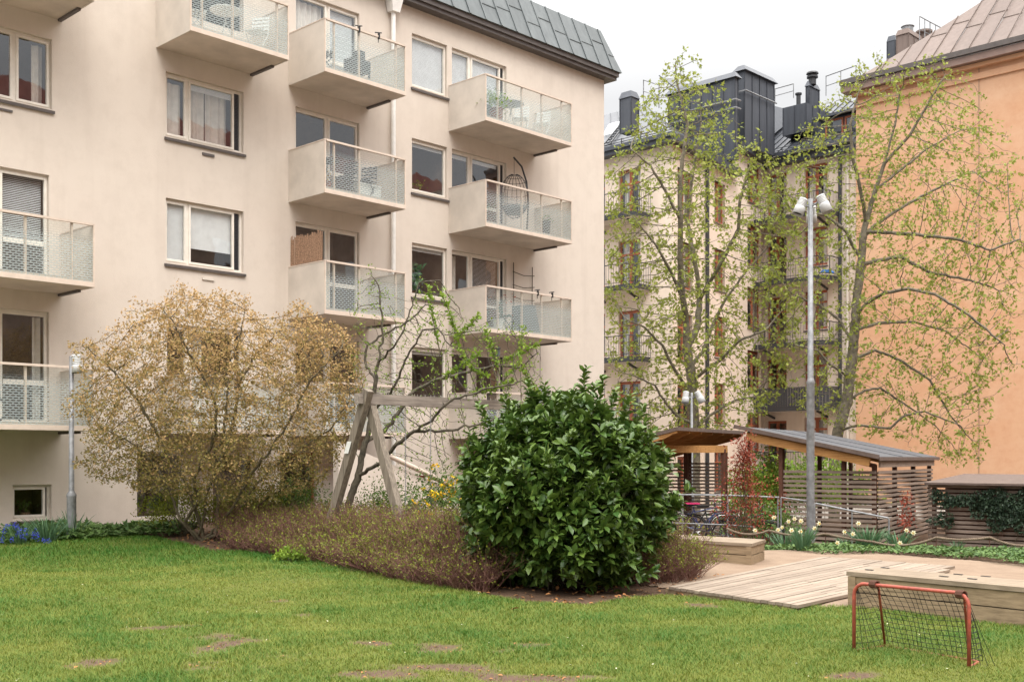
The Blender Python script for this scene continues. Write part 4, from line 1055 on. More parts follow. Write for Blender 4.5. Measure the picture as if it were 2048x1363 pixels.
# ================================================================== slatted sheds
DS=Vector((3.75,6.5,0)).normalized()
A_=Vector((8.74,27,0)); ZG=-.5
def slats(mb,p,q_,z0,z1,gap=.118,ht=.068,th=.022,n=None):
    p=Vector(p);q_=Vector(q_); z=z0
    while z<z1:
        mb.cur=random.random(); a=p.copy();b=q_.copy(); a.z=z+random.uniform(-.004,.004);b.z=z+random.uniform(-.004,.004); mb.beam(a,b,th,ht); z+=gap
sh1=thing('bicycle_shed','wooden slatted shed with a sloping dark felt roof, behind the tall lamp post','shed',tuple(A_),'slatted wooden bicycle sheds')
B_=A_+E2*2.56; C_=A_+DS*7.4; D_=B_+DS*7.4
for nm_,p,q_ in (('front_slats',A_,B_),('side_slats',A_+DS*.04-E2*.05,C_-E2*.05),('rear_slats',C_+E2*.1,D_)):
    q=MB(); slats(q,p,q_,ZG+.05,1.40 if nm_!='rear_slats' else 1.3); q.build(nm_,'slat_wood',sh1)
hiz=2.34; loz=1.60
roofp=[A_-E2*.16-DS*.35,A_+E2*3.84-DS*.35,A_+E2*3.84+DS*7.9,A_-E2*.16+DS*7.9]; zz_=[loz+.06,hiz+.12,hiz+.12,loz+.06]
q=MB(); q.hexa([Vector((p.x,p.y,z)) for p,z in zip(roofp,zz_)],[Vector((p.x,p.y,z+.035)) for p,z in zip(roofp,zz_)]); rf1=q.build('roof','felt_roof',sh1)
q=MB()
for f_ in (.33,.66): 
    a=roofp[0].lerp(roofp[3],f_);b=roofp[1].lerp(roofp[2],f_); q.beam(Vector((a.x,a.y,zz_[0]+.045)),Vector((b.x,b.y,zz_[1]+.045)),.05,.012)
q.build('felt_seam','felt_roof',rf1)
q=MB(); a,b=roofp[0],roofp[1]; q.beam(Vector((a.x,a.y,zz_[0]+.03))-DS*.012,Vector((b.x,b.y,zz_[1]+.03))-DS*.012,.022,.10); 
a,b=roofp[0],roofp[3]; q.beam(Vector((a.x,a.y,zz_[0]-.01))-E2*.012,Vector((b.x,b.y,zz_[0]-.01))-E2*.012,.02,.09); q.build('roof_trim','felt_brown',rf1)
q=MB(); a=A_+E2*.10-DS*.25;b=A_+E2*3.5-DS*.25; q.beam(Vector((a.x,a.y,zz_[0]-.11+.015)),Vector((b.x,b.y,zz_[0]-.11+(zz_[1]-zz_[0])*.85)),.05,.20); q.build('rafter','beam_orange',sh1)
for k in range(1,8):
    q=MB(); a=A_-E2*.02+DS*(k*.95);b=A_+E2*3.6+DS*(k*.95); q.beam(Vector((a.x,a.y,zz_[0]-.07)),Vector((b.x,b.y,zz_[1]-.10)),.045,.14); q.build('rafter','beam_orange',sh1)
q=MB(); a=A_+DS*.0-E2*.085;b=C_-E2*.085; q.beam(Vector((a.x,a.y,1.54)),Vector((b.x,b.y,1.54)),.045,.20); q.build('wall_plate','slat_wood',sh1)
q=MB(); a=A_+E2*.0-DS*.03;b=B_-DS*.03; q.beam(Vector((a.x,a.y,1.47)),Vector((b.x,b.y,2.02)),.05,.10); q.beam(Vector((B_.x,B_.y,-.5)),Vector((B_.x,B_.y,2.06)),.11,.11,up=E2); q.build('frame','frame_brown',sh1)
for p,fr_ in ((A_+DS*.07+E2*.06,0),(A_+E2*.85+DS*.07,.22),(A_+E2*.05+DS*2.4,0),(A_+E2*.05+DS*4.9,0),(C_+E2*.05,0),(D_,.66),(B_+DS*3.7,.66),(B_+DS*.06,.66)):
    q=MB(); zt_=1.50+.70*fr_; q.beam(Vector((p.x,p.y,-.6)),Vector((p.x,p.y,zt_)),.095,.095,up=E2); q.build('post','frame_brown',sh1)
# left shed, roof rising towards the right
sh2=thing('bicycle_shed','open wooden bicycle shelter with an orange timber ceiling, left of the slatted shed','shed',(4.12,28,-.5),'slatted wooden bicycle sheds')
H1=Vector((4.12,28,0)); H2=H1+DS*5.1
def z2r(l): return 2.36-.20*l
q=MB(); pl=[H1-E2*.0,H1+E2*3.6,H1+E2*3.6+DS*5.2,H1+DS*5.2]
lo=[Vector((p.x,p.y,z2r(0) if i in (0,3) else z2r(3.6))) for i,p in enumerate(pl)]
q.hexa([p for p in lo],[p+ZU*.07 for p in lo]); r2=q.build('roof','felt_roof',sh2)
q=MB(); q.beam(lo[0]+ZU*.035-E2*.015-DS*.0,lo[3]+ZU*.035-E2*.015,.02,.09); q.beam(lo[0]+ZU*.035-DS*.015,lo[1]+ZU*.035-DS*.015,.02,.09); q.build('roof_trim','felt_brown',r2)
q=MB(); q.quad(*[p-ZU*.004 for p in lo]); q.build('ceiling','beam_orange',r2)
for k in range(7):
    a=lo[0]+DS*(.02+k*.85)-ZU*.10+E2*.02; b=lo[1]+DS*(.02+k*.85)-ZU*.10; q=MB(); q.hexa([a+ZU*.03-DS*.022,a+ZU*.03+DS*.022,b-ZU*.07+DS*.022,b-ZU*.07-DS*.022],[a+ZU*.095-DS*.022,a+ZU*.095+DS*.022,b+ZU*.095+DS*.022,b+ZU*.095-DS*.022])
    q.hexa([a+E2*.35-ZU*.10-DS*.022,a+E2*.35-ZU*.10+DS*.022,b-ZU*.10+DS*.022,b-ZU*.10-DS*.022],[a+E2*.06+ZU*.03-DS*.022,a+E2*.06+ZU*.03+DS*.022,b-ZU*.07+DS*.022,b-ZU*.07-DS*.022]); q.build('rafter','beam_orange',sh2)
bx=at(1300,897,29.2); by=at(1454,897,29.6)
q=MB(); q.beam(Vector((bx.x-1.2,bx.y+.0,1.90)),Vector((by.x,by.y,1.90)),.10,.19); q.build('front_beam','beam_orange',sh2)
for px_,yy in ((1373,32.8),(1449,29.6),(1290,31.5),(1381,33.2)):
    p=at(px_,HY,yy); q=MB(); q.beam(Vector((p.x,p.y,-.6)),Vector((p.x,p.y,1.9 if yy<30 else 2.1)),.12 if px_!=1381 else .05,.12 if px_!=1381 else .05,up=E2); q.build('post','frame_brown',sh2)
q=MB(); a=at(1290,HY,33.2);b=at(1452,HY,33); slats(q,a,b,ZG,1.55,.10,.05); q.build('slats','slat_wood',sh2)
# bin store with flat brown roof on the right
bs=thing('bin_store','low slatted bin store with a brown flat roof and ivy, at the right edge','shed',(11,27,-.5))
F0=at(1856,HY,28.6); F0.z=0; F1=F0-E2*6.5+Vector((.5,0,0)); fd=(F1-F0).normalized(); fb=Vector((-fd.y,fd.x,0)); fb=fb if fb.y>0 else -fb
q=MB(); slats(q,F0,F1,ZG,.98,.112,.075); q.build('front_slats','slat_wood',bs)
q=MB(); q.hexa([F0-fb*.25+ZU*1.0,F1-fb*.25+ZU*1.0,F1+fb*2.6+ZU*1.17,F0+fb*2.6+ZU*1.17],[F0-fb*.25+ZU*1.05,F1-fb*.25+ZU*1.05,F1+fb*2.6+ZU*1.24,F0+fb*2.6+ZU*1.24]); rb_=q.build('roof','felt_brown',bs)
q=MB(); q.quad(F0+fb*1.2-ZU*.6,F1+fb*1.2-ZU*.6,F1+fb*1.2+ZU*1.0,F0+fb*1.2+ZU*1.0); q.build('inner_wall','frame_brown',bs)
for k in range(5):
    p=F0.lerp(F1,.02+k*.24)+fb*.06; q=MB(); q.beam(p-ZU*.6,p+ZU*1.0,.09,.09,up=E2); q.build('post','frame_brown',bs)
# ================================================================== handrails
hr=thing('handrail','grey metal handrail running in front of the bicycle shelter','railing',(5,25,-.3),'grey metal handrails along the ramp')
p0=at(1325,988,26);p1=at(1457,990,25.6);p2=at(1558,994,25.3)
q=MB(); q.tube([p0,p1,p2],.02,8); q.build('top_rail','galv',hr)
q=MB(); q.tube([p0-ZU*.65,p1-ZU*.67,at(1507,1053,25.5)],.014,6); q.build('lower_rail','galv',hr)
for px_ in (1366,1457,1556):
    p=p0.lerp(p2,(px_-1325)/233); q=MB(); q.tube([p,Vector((p.x,p.y,-.5))],.018,8); q.build('post','galv',hr)
hr2=thing('handrail','grey metal handrail sloping down in front of the slatted shed front','railing',(8,24,-.3),'grey metal handrails along the ramp')
a=at(1629,1006,24.6);b=at(1704,1021,24.2);c=at(1778,1035,23.8)
q=MB(); q.tube([a-ZU*.8,a-ZU*.03,a+Vector((.03,0,.0)),b,c-Vector((.03,0,0)),c-ZU*.04,c-ZU*.7],.02,8); q.build('top_rail','galv',hr2)
q=MB(); q.tube([b,b-ZU*.8],.016,8); q.build('post','galv',hr2)
hr3=thing('handrail','thin grey handrail joining the shelter and the lamp post','railing',(7,25,-.3),'grey metal handrails along the ramp')
q=MB(); q.tube([at(1562,994,25.3),at(1626,1003,25.1)],.016,8); q.tube([at(1562,994,25.3),at(1562,994,25.3)-ZU*.9],.016,8); q.build('top_rail','galv',hr3)
# ================================================================== bicycles
def bicycle(p,dirv,lab,fmat,sad='black_plastic',extra=None):
    p=Vector(p); d=Vector(dirv).normalized(); n_=Vector((-d.y,d.x,0))
    t=thing('bicycle',lab,'bicycle',tuple(p),'bicycles parked in the shelter')
    def X(a,z,s=0): return p+d*a+ZU*z+n_*s
    for wx in (-.52,.52):
        w_=MB(); w_.tube([X(wx+.33*math.cos(a),.34+.33*math.sin(a)) for a in np.linspace(0,2*math.pi,29)],.018,6,False); wh=w_.build('wheel','tyre',t,True)
        w_=MB(); w_.tube([X(wx+.305*math.cos(a),.34+.305*math.sin(a)) for a in np.linspace(0,2*math.pi,29)],.008,5,False)
        for k in range(18): a=k*math.pi/9; w_.tube([X(wx,.34),X(wx+.3*math.cos(a),.34+.3*math.sin(a))],.0013,3,False)
        w_.build('rim','chrome',wh)
        w_=MB(); w_.tube([X(wx+.37*math.cos(a),.34+.37*math.sin(a)) for a in np.linspace(R(20),R(200),16)],.017,5,False); w_.build('mudguard',fmat,t)
    w_=MB()
    for a,b in (((-.52,.34),(-.1,.30)),((-.52,.34),(-.22,.78)),((-.1,.30),(-.24,.86)),((-.1,.30),(.36,.72)),((-.22,.72),(.34,.84)),((.33,.92),(.40,.62)),((.40,.62),(.52,.34))): w_.tube([X(*a),X(*b)],.016,8)
    w_.build('frame',fmat,t)
    w_=MB(); w_.tube([X(.31,1.0),X(.36,1.04,.12),X(.22,1.02,.27),X(.12,1.0,.29)],.012,8); w_.tube([X(.31,1.0),X(.36,1.04,-.12),X(.22,1.02,-.27),X(.12,1.0,-.29)],.012,8); w_.tube([X(.33,.9),X(.31,1.0)],.014,8); w_.build('handlebar','black_plastic',t)
    w_=MB(); w_.hexa([X(-.40,.87,-.09),X(-.14,.90,-.02),X(-.14,.90,.02),X(-.40,.87,.09)],[X(-.42,.94,-.10),X(-.12,.94,-.03),X(-.12,.94,.03),X(-.42,.94,.10)]); w_.build('saddle',sad,t)
    w_=MB(); w_.beam(X(-.72,.74,.0),X(-.30,.74,.0),.12,.012); w_.tube([X(-.66,.74,.06),X(-.52,.36,.06)],.006,5); w_.build('luggage_rack','dark_metal',t)
    w_=MB(); w_.tube([X(-.1+.09*math.cos(a),.30+.09*math.sin(a),.05) for a in np.linspace(0,6.283,17)],.008,5,False); w_.build('crank','chrome',t)
    if extra: w_=MB(); w_.box(X(-.46,.93,-.11),d*.36,n_*.22,ZU*.035); w_.build('saddle_cover',extra,t)
    return t
bicycle(at(1428,HY,27.2).xy.to_3d()+ZU*-.42,(.72,-.5,0),'black bicycle in the shelter, nearest to the box bench','black_plastic')
bicycle(at(1405,HY,29.0).xy.to_3d()+ZU*-.45,(.95,.1,0),'bicycle with a pink saddle cover behind the black bicycle','bike_blue',extra='pink_cloth')
bicycle(at(1495,HY,26.4).xy.to_3d()+ZU*-.5,(.9,-.4,0),'dark bicycle half hidden behind the red leaved shrub','dark_metal')
# ================================================================== rope fence
rp_=thing('rope_fence','thick sagging rope on thin rusty stakes along the flower bed','fence',tuple(gp(1747,1099)))
ST=[(1453,1056,22.6,1),(1538,1060,22.3,1),(1650.5,1067,21.4,1),(1747,1083,20.5,1),(1873,1074,19.9,1),(1980,1074,19.7,1),(2110,1080,19.5,1)]
sag=[.10,.07,.015,.10,.04,.12]
path=[]
for i in range(len(ST)-1):
    a=at(*ST[i][:3]);b=at(*ST[i+1][:3])
    for k in range(14):
        t=k/14; path.append(a.lerp(b,t)-ZU*sag[i]*4*t*(1-t))
path.append(at(*ST[-1][:3]))
q=MB()
for ph in (0,2.094,4.188):
    L=0;pp=[];fine=[]
    for i in range(len(path)-1):
        for k in range(6): fine.append(path[i].lerp(path[i+1],k/6))
    for i,p in enumerate(fine):
        d=(fine[min(i+1,len(fine)-1)]-fine[max(0,i-1)]).normalized(); u=d.cross(ZU).normalized(); v=u.cross(d); L+=(fine[i]-fine[i-1]).length if i else 0
        a=ph+L*55; pp.append(p+(u*math.cos(a)+v*math.sin(a))*.012)
    q.tube(pp,.0135,5)
q.build('rope','rope',rp_,True)
for (x,y,Y,_) in ST[1:]:
    p=at(x,y,Y); q=MB(); q.tube([p+ZU*.04,Vector((p.x+random.uniform(-.03,.03),p.y,float(h(p.x,p.y))-.1))],.008,6); q.build('stake','rust',rp_)
# ================================================================== vegetation helpers
def batch_tubes(name,paths,radii,mat,parent=None,tint=None,ns=3):
    """paths (n,k,3), radii (n,k)"""
    P_=np.asarray(paths,float); n,k,_=P_.shape; r=np.asarray(radii,float)
    d=np.gradient(P_,axis=1); d=unit(d); ref=np.zeros_like(d); ref[...,0]=1; ref[...,1]=.3
    u=unit(np.cross(d,ref)); v=np.cross(d,u)
    a=np.arange(ns)*2*np.pi/ns
    V=P_[:,:,None,:]+r[:,:,None,None]*(np.cos(a)[None,None,:,None]*u[:,:,None,:]+np.sin(a)[None,None,:,None]*v[:,:,None,:])
    base=(np.arange(n)*k*ns)[:,None,None]; kk=(np.arange(k-1)*ns)[None,:,None]; j=np.arange(ns)[None,None,:]; j2=(j+1)%ns
    A=base+kk+j;B=base+kk+j2; F=np.stack([A,B,B+ns,A+ns],-1).reshape(-1,4)
    return mesh_np(name,V.reshape(-1,3),F,mat,parent,None if tint is None else np.repeat(tint,k*ns),True)
def straps(name,base,tip,bend,wd,mat,parent=None,k=5):
    """curved strap leaves"""
    base=np.asarray(base,float);tip=np.asarray(tip,float); n=len(base); t=np.linspace(0,1,k)[None,:,None]
    mid=base+(tip-base)*.5; mid[:,2]+=bend
    c=(1-t)**2*base[:,None]+2*t*(1-t)*mid[:,None]+t**2*tip[:,None]
    d=tip-base; sd_=unit(np.stack([-d[:,1],d[:,0],0*d[:,0]],-1)+rng.normal(size=(n,3))*.3)
    w_=wd*np.array([.7,1,1,.75,.05])[None,:k,None]
    L=c-sd_[:,None]*w_/2; R_=c+sd_[:,None]*w_/2; V=np.stack([L,R_],2).reshape(-1,3)
    i=(np.arange(n)*k*2)[:,None]+(np.arange(k-1)*2)[None]; F=np.stack([i,i+1,i+3,i+2],-1).reshape(-1,4)
    return mesh_np(name,V,F,mat,parent,np.repeat(rng.random(n),k*2),False)
def pix(L,Y): return [tuple(at(x,y,Y if len(q)==0 else q[0])) for (x,y,*q) in L]
def tree(name,lab,cat,limbs,crown,Yc,dY,natt,step,kill,infl,rtip,rmax,bark,leafspec,group=None,wob=.22,hollow=.2,every=2,sd0=1,leafmin=0,parname='foliage',grav=0.,sparse=None):
    global rng; random.seed(sd0); rng=np.random.default_rng(sd0)
    A=crown_pts(crown,Yc,dY,natt,hollow)
    if sparse is not None: A=A[sparse(A)]
    P_,par=grow(limbs,A,step,infl,kill,90,wob,grav)
    base=P_[0]; t=thing(name,lab,cat,tuple(base),group)
    mb,r,tips=tree_mesh(P_,par,rtip,2.1,rmax)
    mb.build('branches',bark,t,True)
    mat,tmpl,size,per,spread,up=leafspec
    nodes_=np.where(r<rtip*2.2)[0]; nodes_=nodes_[(np.arange(len(nodes_))%every==0)|np.isin(nodes_,tips)]
    pp=P_[nodes_]; dr=unit(pp-P_[par[nodes_]])
    n=len(nodes_)*per; pos=np.repeat(pp,per,0)+rng.normal(size=(n,3))*spread; dd=np.repeat(dr,per,0)*.8+randdir(n)*1.0; dd[:,2]+=up
    cl=np.repeat(rng.random(len(nodes_)),per)
    tn=np.clip(cl*.6+.4*rng.random(n),0,1)
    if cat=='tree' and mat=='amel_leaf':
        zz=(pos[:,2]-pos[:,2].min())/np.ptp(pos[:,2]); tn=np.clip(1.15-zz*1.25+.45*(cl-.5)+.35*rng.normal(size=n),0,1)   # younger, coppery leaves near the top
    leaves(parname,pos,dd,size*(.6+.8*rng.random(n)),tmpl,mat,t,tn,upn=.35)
    return t,P_,par,r
YM=41.
L1=[pix([(1390,1000),(1389,900),(1388,840),(1384,790),(1382,742)],YM)]
L1[0][0]=(L1[0][0][0],YM,-.6)
L1+=[pix([(1382,742),(1372,690),(1372,640),(1366,600,40.6),(1360,520,40.2),(1361,440,40),(1361,350,40),(1375,250,40.2),(1355,170,40.3),(1350,125,40.3)],YM),
 pix([(1376,700),(1394,655,41.5),(1399,600,42),(1396,560,42),(1388,515,42),(1374,440,42.4),(1385,350,42.5),(1402,250,42.6),(1400,180,42.6)],YM),
 pix([(1399,600,42),(1438,533,41.2),(1477,458,40.8),(1480,400,40.6),(1500,330,40.6)],YM),
 pix([(1385,735),(1405,705,41.4),(1425,650,42),(1450,600,42.3),(1490,545,42.6),(1540,490,42.8)],YM),
 pix([(1366,600,40.6),(1340,540,40),(1312,490,39.4),(1280,450,39)],YM),
 pix([(1384,790),(1350,740,40.4),(1325,690,40),(1290,655,39.6),(1255,640,39.4)],YM),
 pix([(1388,850),(1352,830,40.6),(1320,790,40.2),(1310,770,40),(1270,752,39.8),(1230,740,39.6)],YM),
 pix([(1361,440,40),(1330,380,39.6),(1300,330,39.4),(1265,300,39.2)],YM),
 pix([(1388,860),(1420,830,41.6),(1470,800,42),(1520,790,42.4)],YM),
 pix([(1382,760),(1440,720,40.2),(1480,680,39.6),(1530,660,39.4)],YM)]
cr1=[(1212,330),(1285,190),(1345,118),(1372,112),(1405,160),(1465,265),(1540,330),(1600,400),(1590,520),(1600,640),(1560,790),(1500,860),(1380,900),(1240,870),(1208,700),(1206,500)]
tree('maple_tree','young leaved maple behind the left bicycle shelter, in front of the beige house','tree',L1,cr1,YM,3.2,4200,.16,.27,2.0,.0075,.21,'bark_grey',('maple_leaf',T_palm(),.14,5,.085,-.3),'maples in spring leaf',sd0=11,every=3)
YR=40.
L2=[pix([(1668,1000),(1670,900),(1676,862),(1695,800),(1698,762),(1707,690),(1712,610),(1723,520),(1729,455),(1751,380),(1769,326),(1790,250),(1800,180)],YR)]
L2[0][0]=(L2[0][0][0],YR,-.6)
L2+=[pix([(1729,440),(1726,405,39.6),(1716,357,39.4),(1706,320,39.3),(1700,250,39.2),(1715,190,39.2)],YR),
 pix([(1712,635),(1735,605,39.6),(1770,585,39),(1817,577,38.6),(1870,588,38.2),(1936,628,37.8),(2010,690,37.6)],YR),
 pix([(1710,665),(1735,652,40.4),(1760,645,40.8),(1826,643,41.4),(1892,662,42),(1950,705,42.4),(1990,750,42.6)],YR),
 pix([(1680,862),(1705,852,39.6),(1725,850,39.4),(1780,856,39),(1810,830,38.8),(1850,822,38.6),(1920,850,38.4)],YR),
 pix([(1700,802),(1730,780,40.3),(1760,775,40.6),(1826,819,41),(1870,850,41.2),(1930,920,41.6)],YR),
 pix([(1727,476),(1750,450,40.4),(1782,428,40.8),(1820,405,41.2),(1870,379,41.6),(1958,335,42)],YR),
 pix([(1735,463),(1775,465,39.4),(1826,468,38.8),(1914,478,38.4),(1980,500,38.2),(2040,478,38)],YR),
 pix([(1724,525),(1760,520,40.2),(1800,512,40.6),(1860,545,41),(1940,560,41.3),(2030,590,41.5)],YR),
 pix([(1698,755),(1680,742,39.6),(1663,731,39.4),(1635,700,39.2),(1590,690,39)],YR),
 pix([(1708,690),(1680,640,40.2),(1640,610,40.4),(1590,590,40.6)],YR),
 pix([(1722,520),(1690,460,39.8),(1650,430,39.8),(1590,420,39.8)],YR),
 pix([(1704,715),(1750,700,40.2),(1800,720,40.4),(1860,760,40.6),(1900,830,40.8),(1960,900,41)],YR),
 pix([(1751,380),(1800,340,40.4),(1850,300,40.8),(1920,260,41.2),(1990,250,41.4)],YR),
 pix([(1769,326),(1820,270,39.6),(1860,200,39.4),(1890,150,39.3)],YR)]
cr2=[(1540,360),(1600,250),(1690,150),(1720,110),(1800,140),(1880,120),(1930,165),(1985,250),(2030,330),(2050,480),(2046,620),(2030,740),(1980,820),(1955,930),(1900,940),(1800,880),(1700,870),(1590,810),(1545,690),(1530,500)]
tree('maple_tree','wide maple with arching branches in front of the orange wall','tree',L2,cr2,YR,3.0,4300,.16,.28,2.0,.0072,.205,'bark_grey',('maple_leaf',T_palm(),.13,5,.085,-.3),'maples in spring leaf',sd0=12,every=3)
# coppery multi stemmed tree
YA=20.6
b0=gp(400,1094)
base=(b0.x,b0.y,-.05)
ST_=[[(371,1042),(398,1000),(388,957),(415,905),(432,860),(430,800),(400,740),(370,690),(345,640)],
 [(404,1050),(414,985),(432,940),(430,905),(448,870),(455,800),(452,740),(480,680),(490,620)],
 [(432,1069),(437,1000),(429,941),(455,890),(468,840),(480,760),(520,700),(570,650)],
 [(440,1050),(463,1020),(500,950),(540,900),(580,840),(620,760),(680,700)],
 [(460,1060),(500,985),(550,930),(610,890),(660,860),(700,800)],
 [(360,1040),(340,980),(310,930),(270,890),(215,860),(170,840)],
 [(395,1030),(370,960),(330,900),(300,840),(260,780),(215,730),(170,690)],
 [(470,1050),(540,990),(590,965),(650,950)]]
LA=[[base,tuple(at(392,1085,YA+.2))]]
for i,Lx in enumerate(ST_):
    dyy=(i*37%11-5)*.16
    LA.append([tuple(at(396+6*i-18 if i!=0 else 396,1086,YA+.15))]+[tuple(at(x,y,YA+dyy*(k/len(Lx))**.7*1.5)) for k,(x,y) in enumerate(Lx)])
LA[0]=[base,tuple(at(390,1084,YA+.2)),tuple(at(420,1086,YA+.1)),tuple(at(445,1086,YA))]
cra=[(140,690),(165,672),(205,700),(240,690),(268,640),(295,600),(330,620),(372,562),(400,590),(440,600),(486,580),(520,650),(560,655),(600,600),(650,640),(700,660),(728,720),(720,800),(690,900),(650,965),(560,1000),(420,1010),(320,985),(250,975),(180,955),(158,930),(190,880),(140,800),(190,770),(175,720)]
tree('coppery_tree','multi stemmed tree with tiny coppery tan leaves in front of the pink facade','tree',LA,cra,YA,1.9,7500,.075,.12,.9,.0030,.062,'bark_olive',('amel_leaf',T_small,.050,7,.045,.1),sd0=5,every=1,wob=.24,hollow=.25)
# old apple tree behind the swing
YP=20.6
LP=[pix([(690,1060),(700,1000),(719,939),(730,885),(746,824),(751,765),(757,724),(766,677),(764,625),(760,583),(751,560),(738,535)],YP)]
LP+=[pix([(715,950),(763,925,20.2),(787,895,20),(828,862,19.8),(863,842,19.7),(890,810,19.6),(930,790,19.5)],YP),
 pix([(728,890),(770,860,21),(800,820,21.2),(830,780,21.4),(870,760,21.5),(930,745,21.6)],YP),
 pix([(746,824),(790,770,20.2),(810,720,20),(845,660,19.8),(875,655,19.7),(900,690,19.6)],YP),
 pix([(751,765),(730,720,21),(735,690,21),(775,665,21),(820,640,21),(850,610,21)],YP),
 pix([(757,724),(790,690,20),(810,650,20),(838,565,20),(880,560,20)],YP),
 pix([(720,930),(705,880,21.2),(715,820,21.4),(705,770,21.6),(690,720,21.6)],YP),
 pix([(860,845),(905,860,19.8),(950,850,19.8),(1000,835,19.9)],YP),
 pix([(930,745,21.6),(990,730,21.5),(1040,735,21.4),(1075,705,21.3)],YP),
 pix([(930,790,19.5),(985,775,19.5),(1045,760,19.6)],YP)]
crp=[(692,700),(700,600),(735,530),(770,560),(800,620),(850,555),(905,580),(960,650),(1040,640),(1090,690),(1095,800),(1040,870),(960,900),(900,940),(840,930),(780,880),(735,860),(705,800)]
tp_,PA,parA,rA=tree('apple_tree','old gnarled fruit tree with sparse lime buds behind the swing frame','tree',LP,crp,YP,1.3,2300,.085,.15,1.0,.0040,.068,'bark_dark',('lime_leaf',T_small,.05,2,.03,.1),sd0=21,every=2,wob=.3,hollow=.3)
# long water shoots dense with bright new leaves
SH=[[(857,575),(866,640),(880,705)],[(884,590),(905,640),(915,690)],[(1046,655),(1040,720),(1000,770)],[(972,660),(985,700),(1000,750)],[(960,630),(930,660),(900,690)],[(1075,690),(1030,712),(1000,730)],[(960,705),(910,740),(880,760)],[(1090,800),(1055,760),(1040,720)],[(910,690),(945,740),(990,760)],[(1030,760),(985,780),(930,790)]]
pos=[];dr=[];q=MB()
for i,sx_ in enumerate(SH):
    Yq=20.0+(i%4)*.35; pts=[at(x,y,Yq) for x,y in sx_]
    fine=[pts[0].lerp(pts[1],t) for t in np.linspace(0,1,12)]+[pts[1].lerp(pts[2],t) for t in np.linspace(.08,1,12)]
    q.tube(fine,[.004+.0006*k for k in range(len(fine))],4,False)
    for k,p in enumerate(fine[:20]):
        for _ in range(7): pos.append(tuple(p+Vector(rng.normal(size=3)*.02))); dr.append(randdir(1,.4)[0])
q.build('water_shoots','bark_olive',tp_); leaves('shoot_leaves',pos,np.array(dr),.075*(.6+.7*rng.random(len(pos))),T_ellipse(.5,.1),'lime_leaf',tp_)
# ------------------------------------------------------------------ cherry laurel
rng=np.random.default_rng(31); random.seed(31)
lc=Vector((.68,14.75,0)); RX,RY,RZ=1.24,1.2,1.17; zc=1.10
lt=thing('laurel_bush','large glossy dark green laurel bush with upright pale flower spikes','shrub',tuple(gp(1130,1190)))
def lsurf(n,lo=.80):
    d=randdir(n); th=np.arctan2(d[:,1],d[:,0]); lump=1+.12*np.minimum(np.abs(rng.normal(size=n)),1.3)*(rng.random(n)<.22)+.11*np.sin(3*th+1.3+4*d[:,2])+.07*np.sin(5*th-2.2*d[:,2]*3)+.05*np.sin(9*th+7*d[:,2])+.04*np.sin(14*th-5*d[:,2])
    k=lump*(lo+(1.02-lo)*rng.random(n)**.6)
    hz=d[:,2]
    zr=np.where(hz>0,RZ,1.08)
    taper=np.where(hz<0,1-.10*np.abs(hz)**2,1.-.16*hz)
    side=np.where(hz<0,(1-hz**2)**-.18,1.)   # fuller flanks below
    p=np.stack([d[:,0]*RX*k*taper*np.clip(side,1,1.16),d[:,1]*RY*k*np.clip(side,1,1.16),zc+hz*zr*k],-1)+np.array([lc.x,lc.y,0])
    return p,d
p,d=lsurf(1900); m=p[:,2]>.06; p=p[m];d=d[m]
# shoots rising over the crown
tops=[(1170,742,14.6),(1188,775,14.5),(1150,790,14.8),(1055,770,14.9),(1010,800,14.7),(1090,775,14.8),(1230,790,14.9),(1260,800,14.6),(960,815,14.6),(1205,760,14.9),(940,870,14.5),(1290,850,14.5),(1110,800,14.4),(1320,900,14.6),(1285,820,15)]
ex=[];exd=[];q=MB()
for _ in range(60):
    dd_=randdir(1,.35)[0]; dd_[2]=abs(dd_[2]); kk_=1.04+.20*rng.random(); tops.append((lc.x+dd_[0]*RX*kk_,lc.y+dd_[1]*RY*kk_,zc+dd_[2]*RZ*kk_,1))
for tq in tops:
    if len(tq)==4: T=Vector(tq[:3])
    else: T=at(*tq)
    Bm=Vector((lc.x+(T.x-lc.x)*.75,lc.y+(T.y-lc.y)*.7,T.z-(.62 if len(tq)==3 else .38))); q.tube([Bm,Bm.lerp(T,.5)+Vector((.02,0,0)),T],[.008,.006,.004],5)
    for k in range(9):
        pk=Bm.lerp(T,.25+.75*k/8); ex.append(tuple(pk)); exd.append((T-Bm).normalized()[:])
p2=np.vstack([p,np.array(ex)]); dcl=np.vstack([d,np.array(exd)])
n=len(p2); per=8
axis=unit(dcl*.75+np.array([0,0,.75])+rng.normal(size=(n,3))*.25)
az=rng.random((n,per))*.5+np.arange(per)[None]*2.4; op=.55+.5*rng.random((n,per))
uu=unit(np.cross(axis,np.array([.3,.2,1.])+rng.normal(size=(n,3))*.1)); vv_=np.cross(axis,uu)
ld=axis[:,None]*np.cos(op)[...,None]*.8+(uu[:,None]*np.cos(az)[...,None]+vv_[:,None]*np.sin(az)[...,None])*np.sin(op)[...,None]
ld[...,2]-=.12
pos=p2[:,None]+axis[:,None]*(np.arange(per)[None,:,None]*.014-.04)+rng.normal(size=(n,per,3))*.012
sz=(.105+.075*rng.random((n,per))); sz[len(p):]*=.72
tint=np.clip(rng.random((n,per))*.8+.2*rng.random((n,1)),0,1); tint[len(p):]*=.35
leaves('foliage',pos.reshape(-1,3),ld.reshape(-1,3),sz.ravel(),T_ellipse(.46,.10),'laurel_leaf',lt,tint.ravel(),upn=.9)
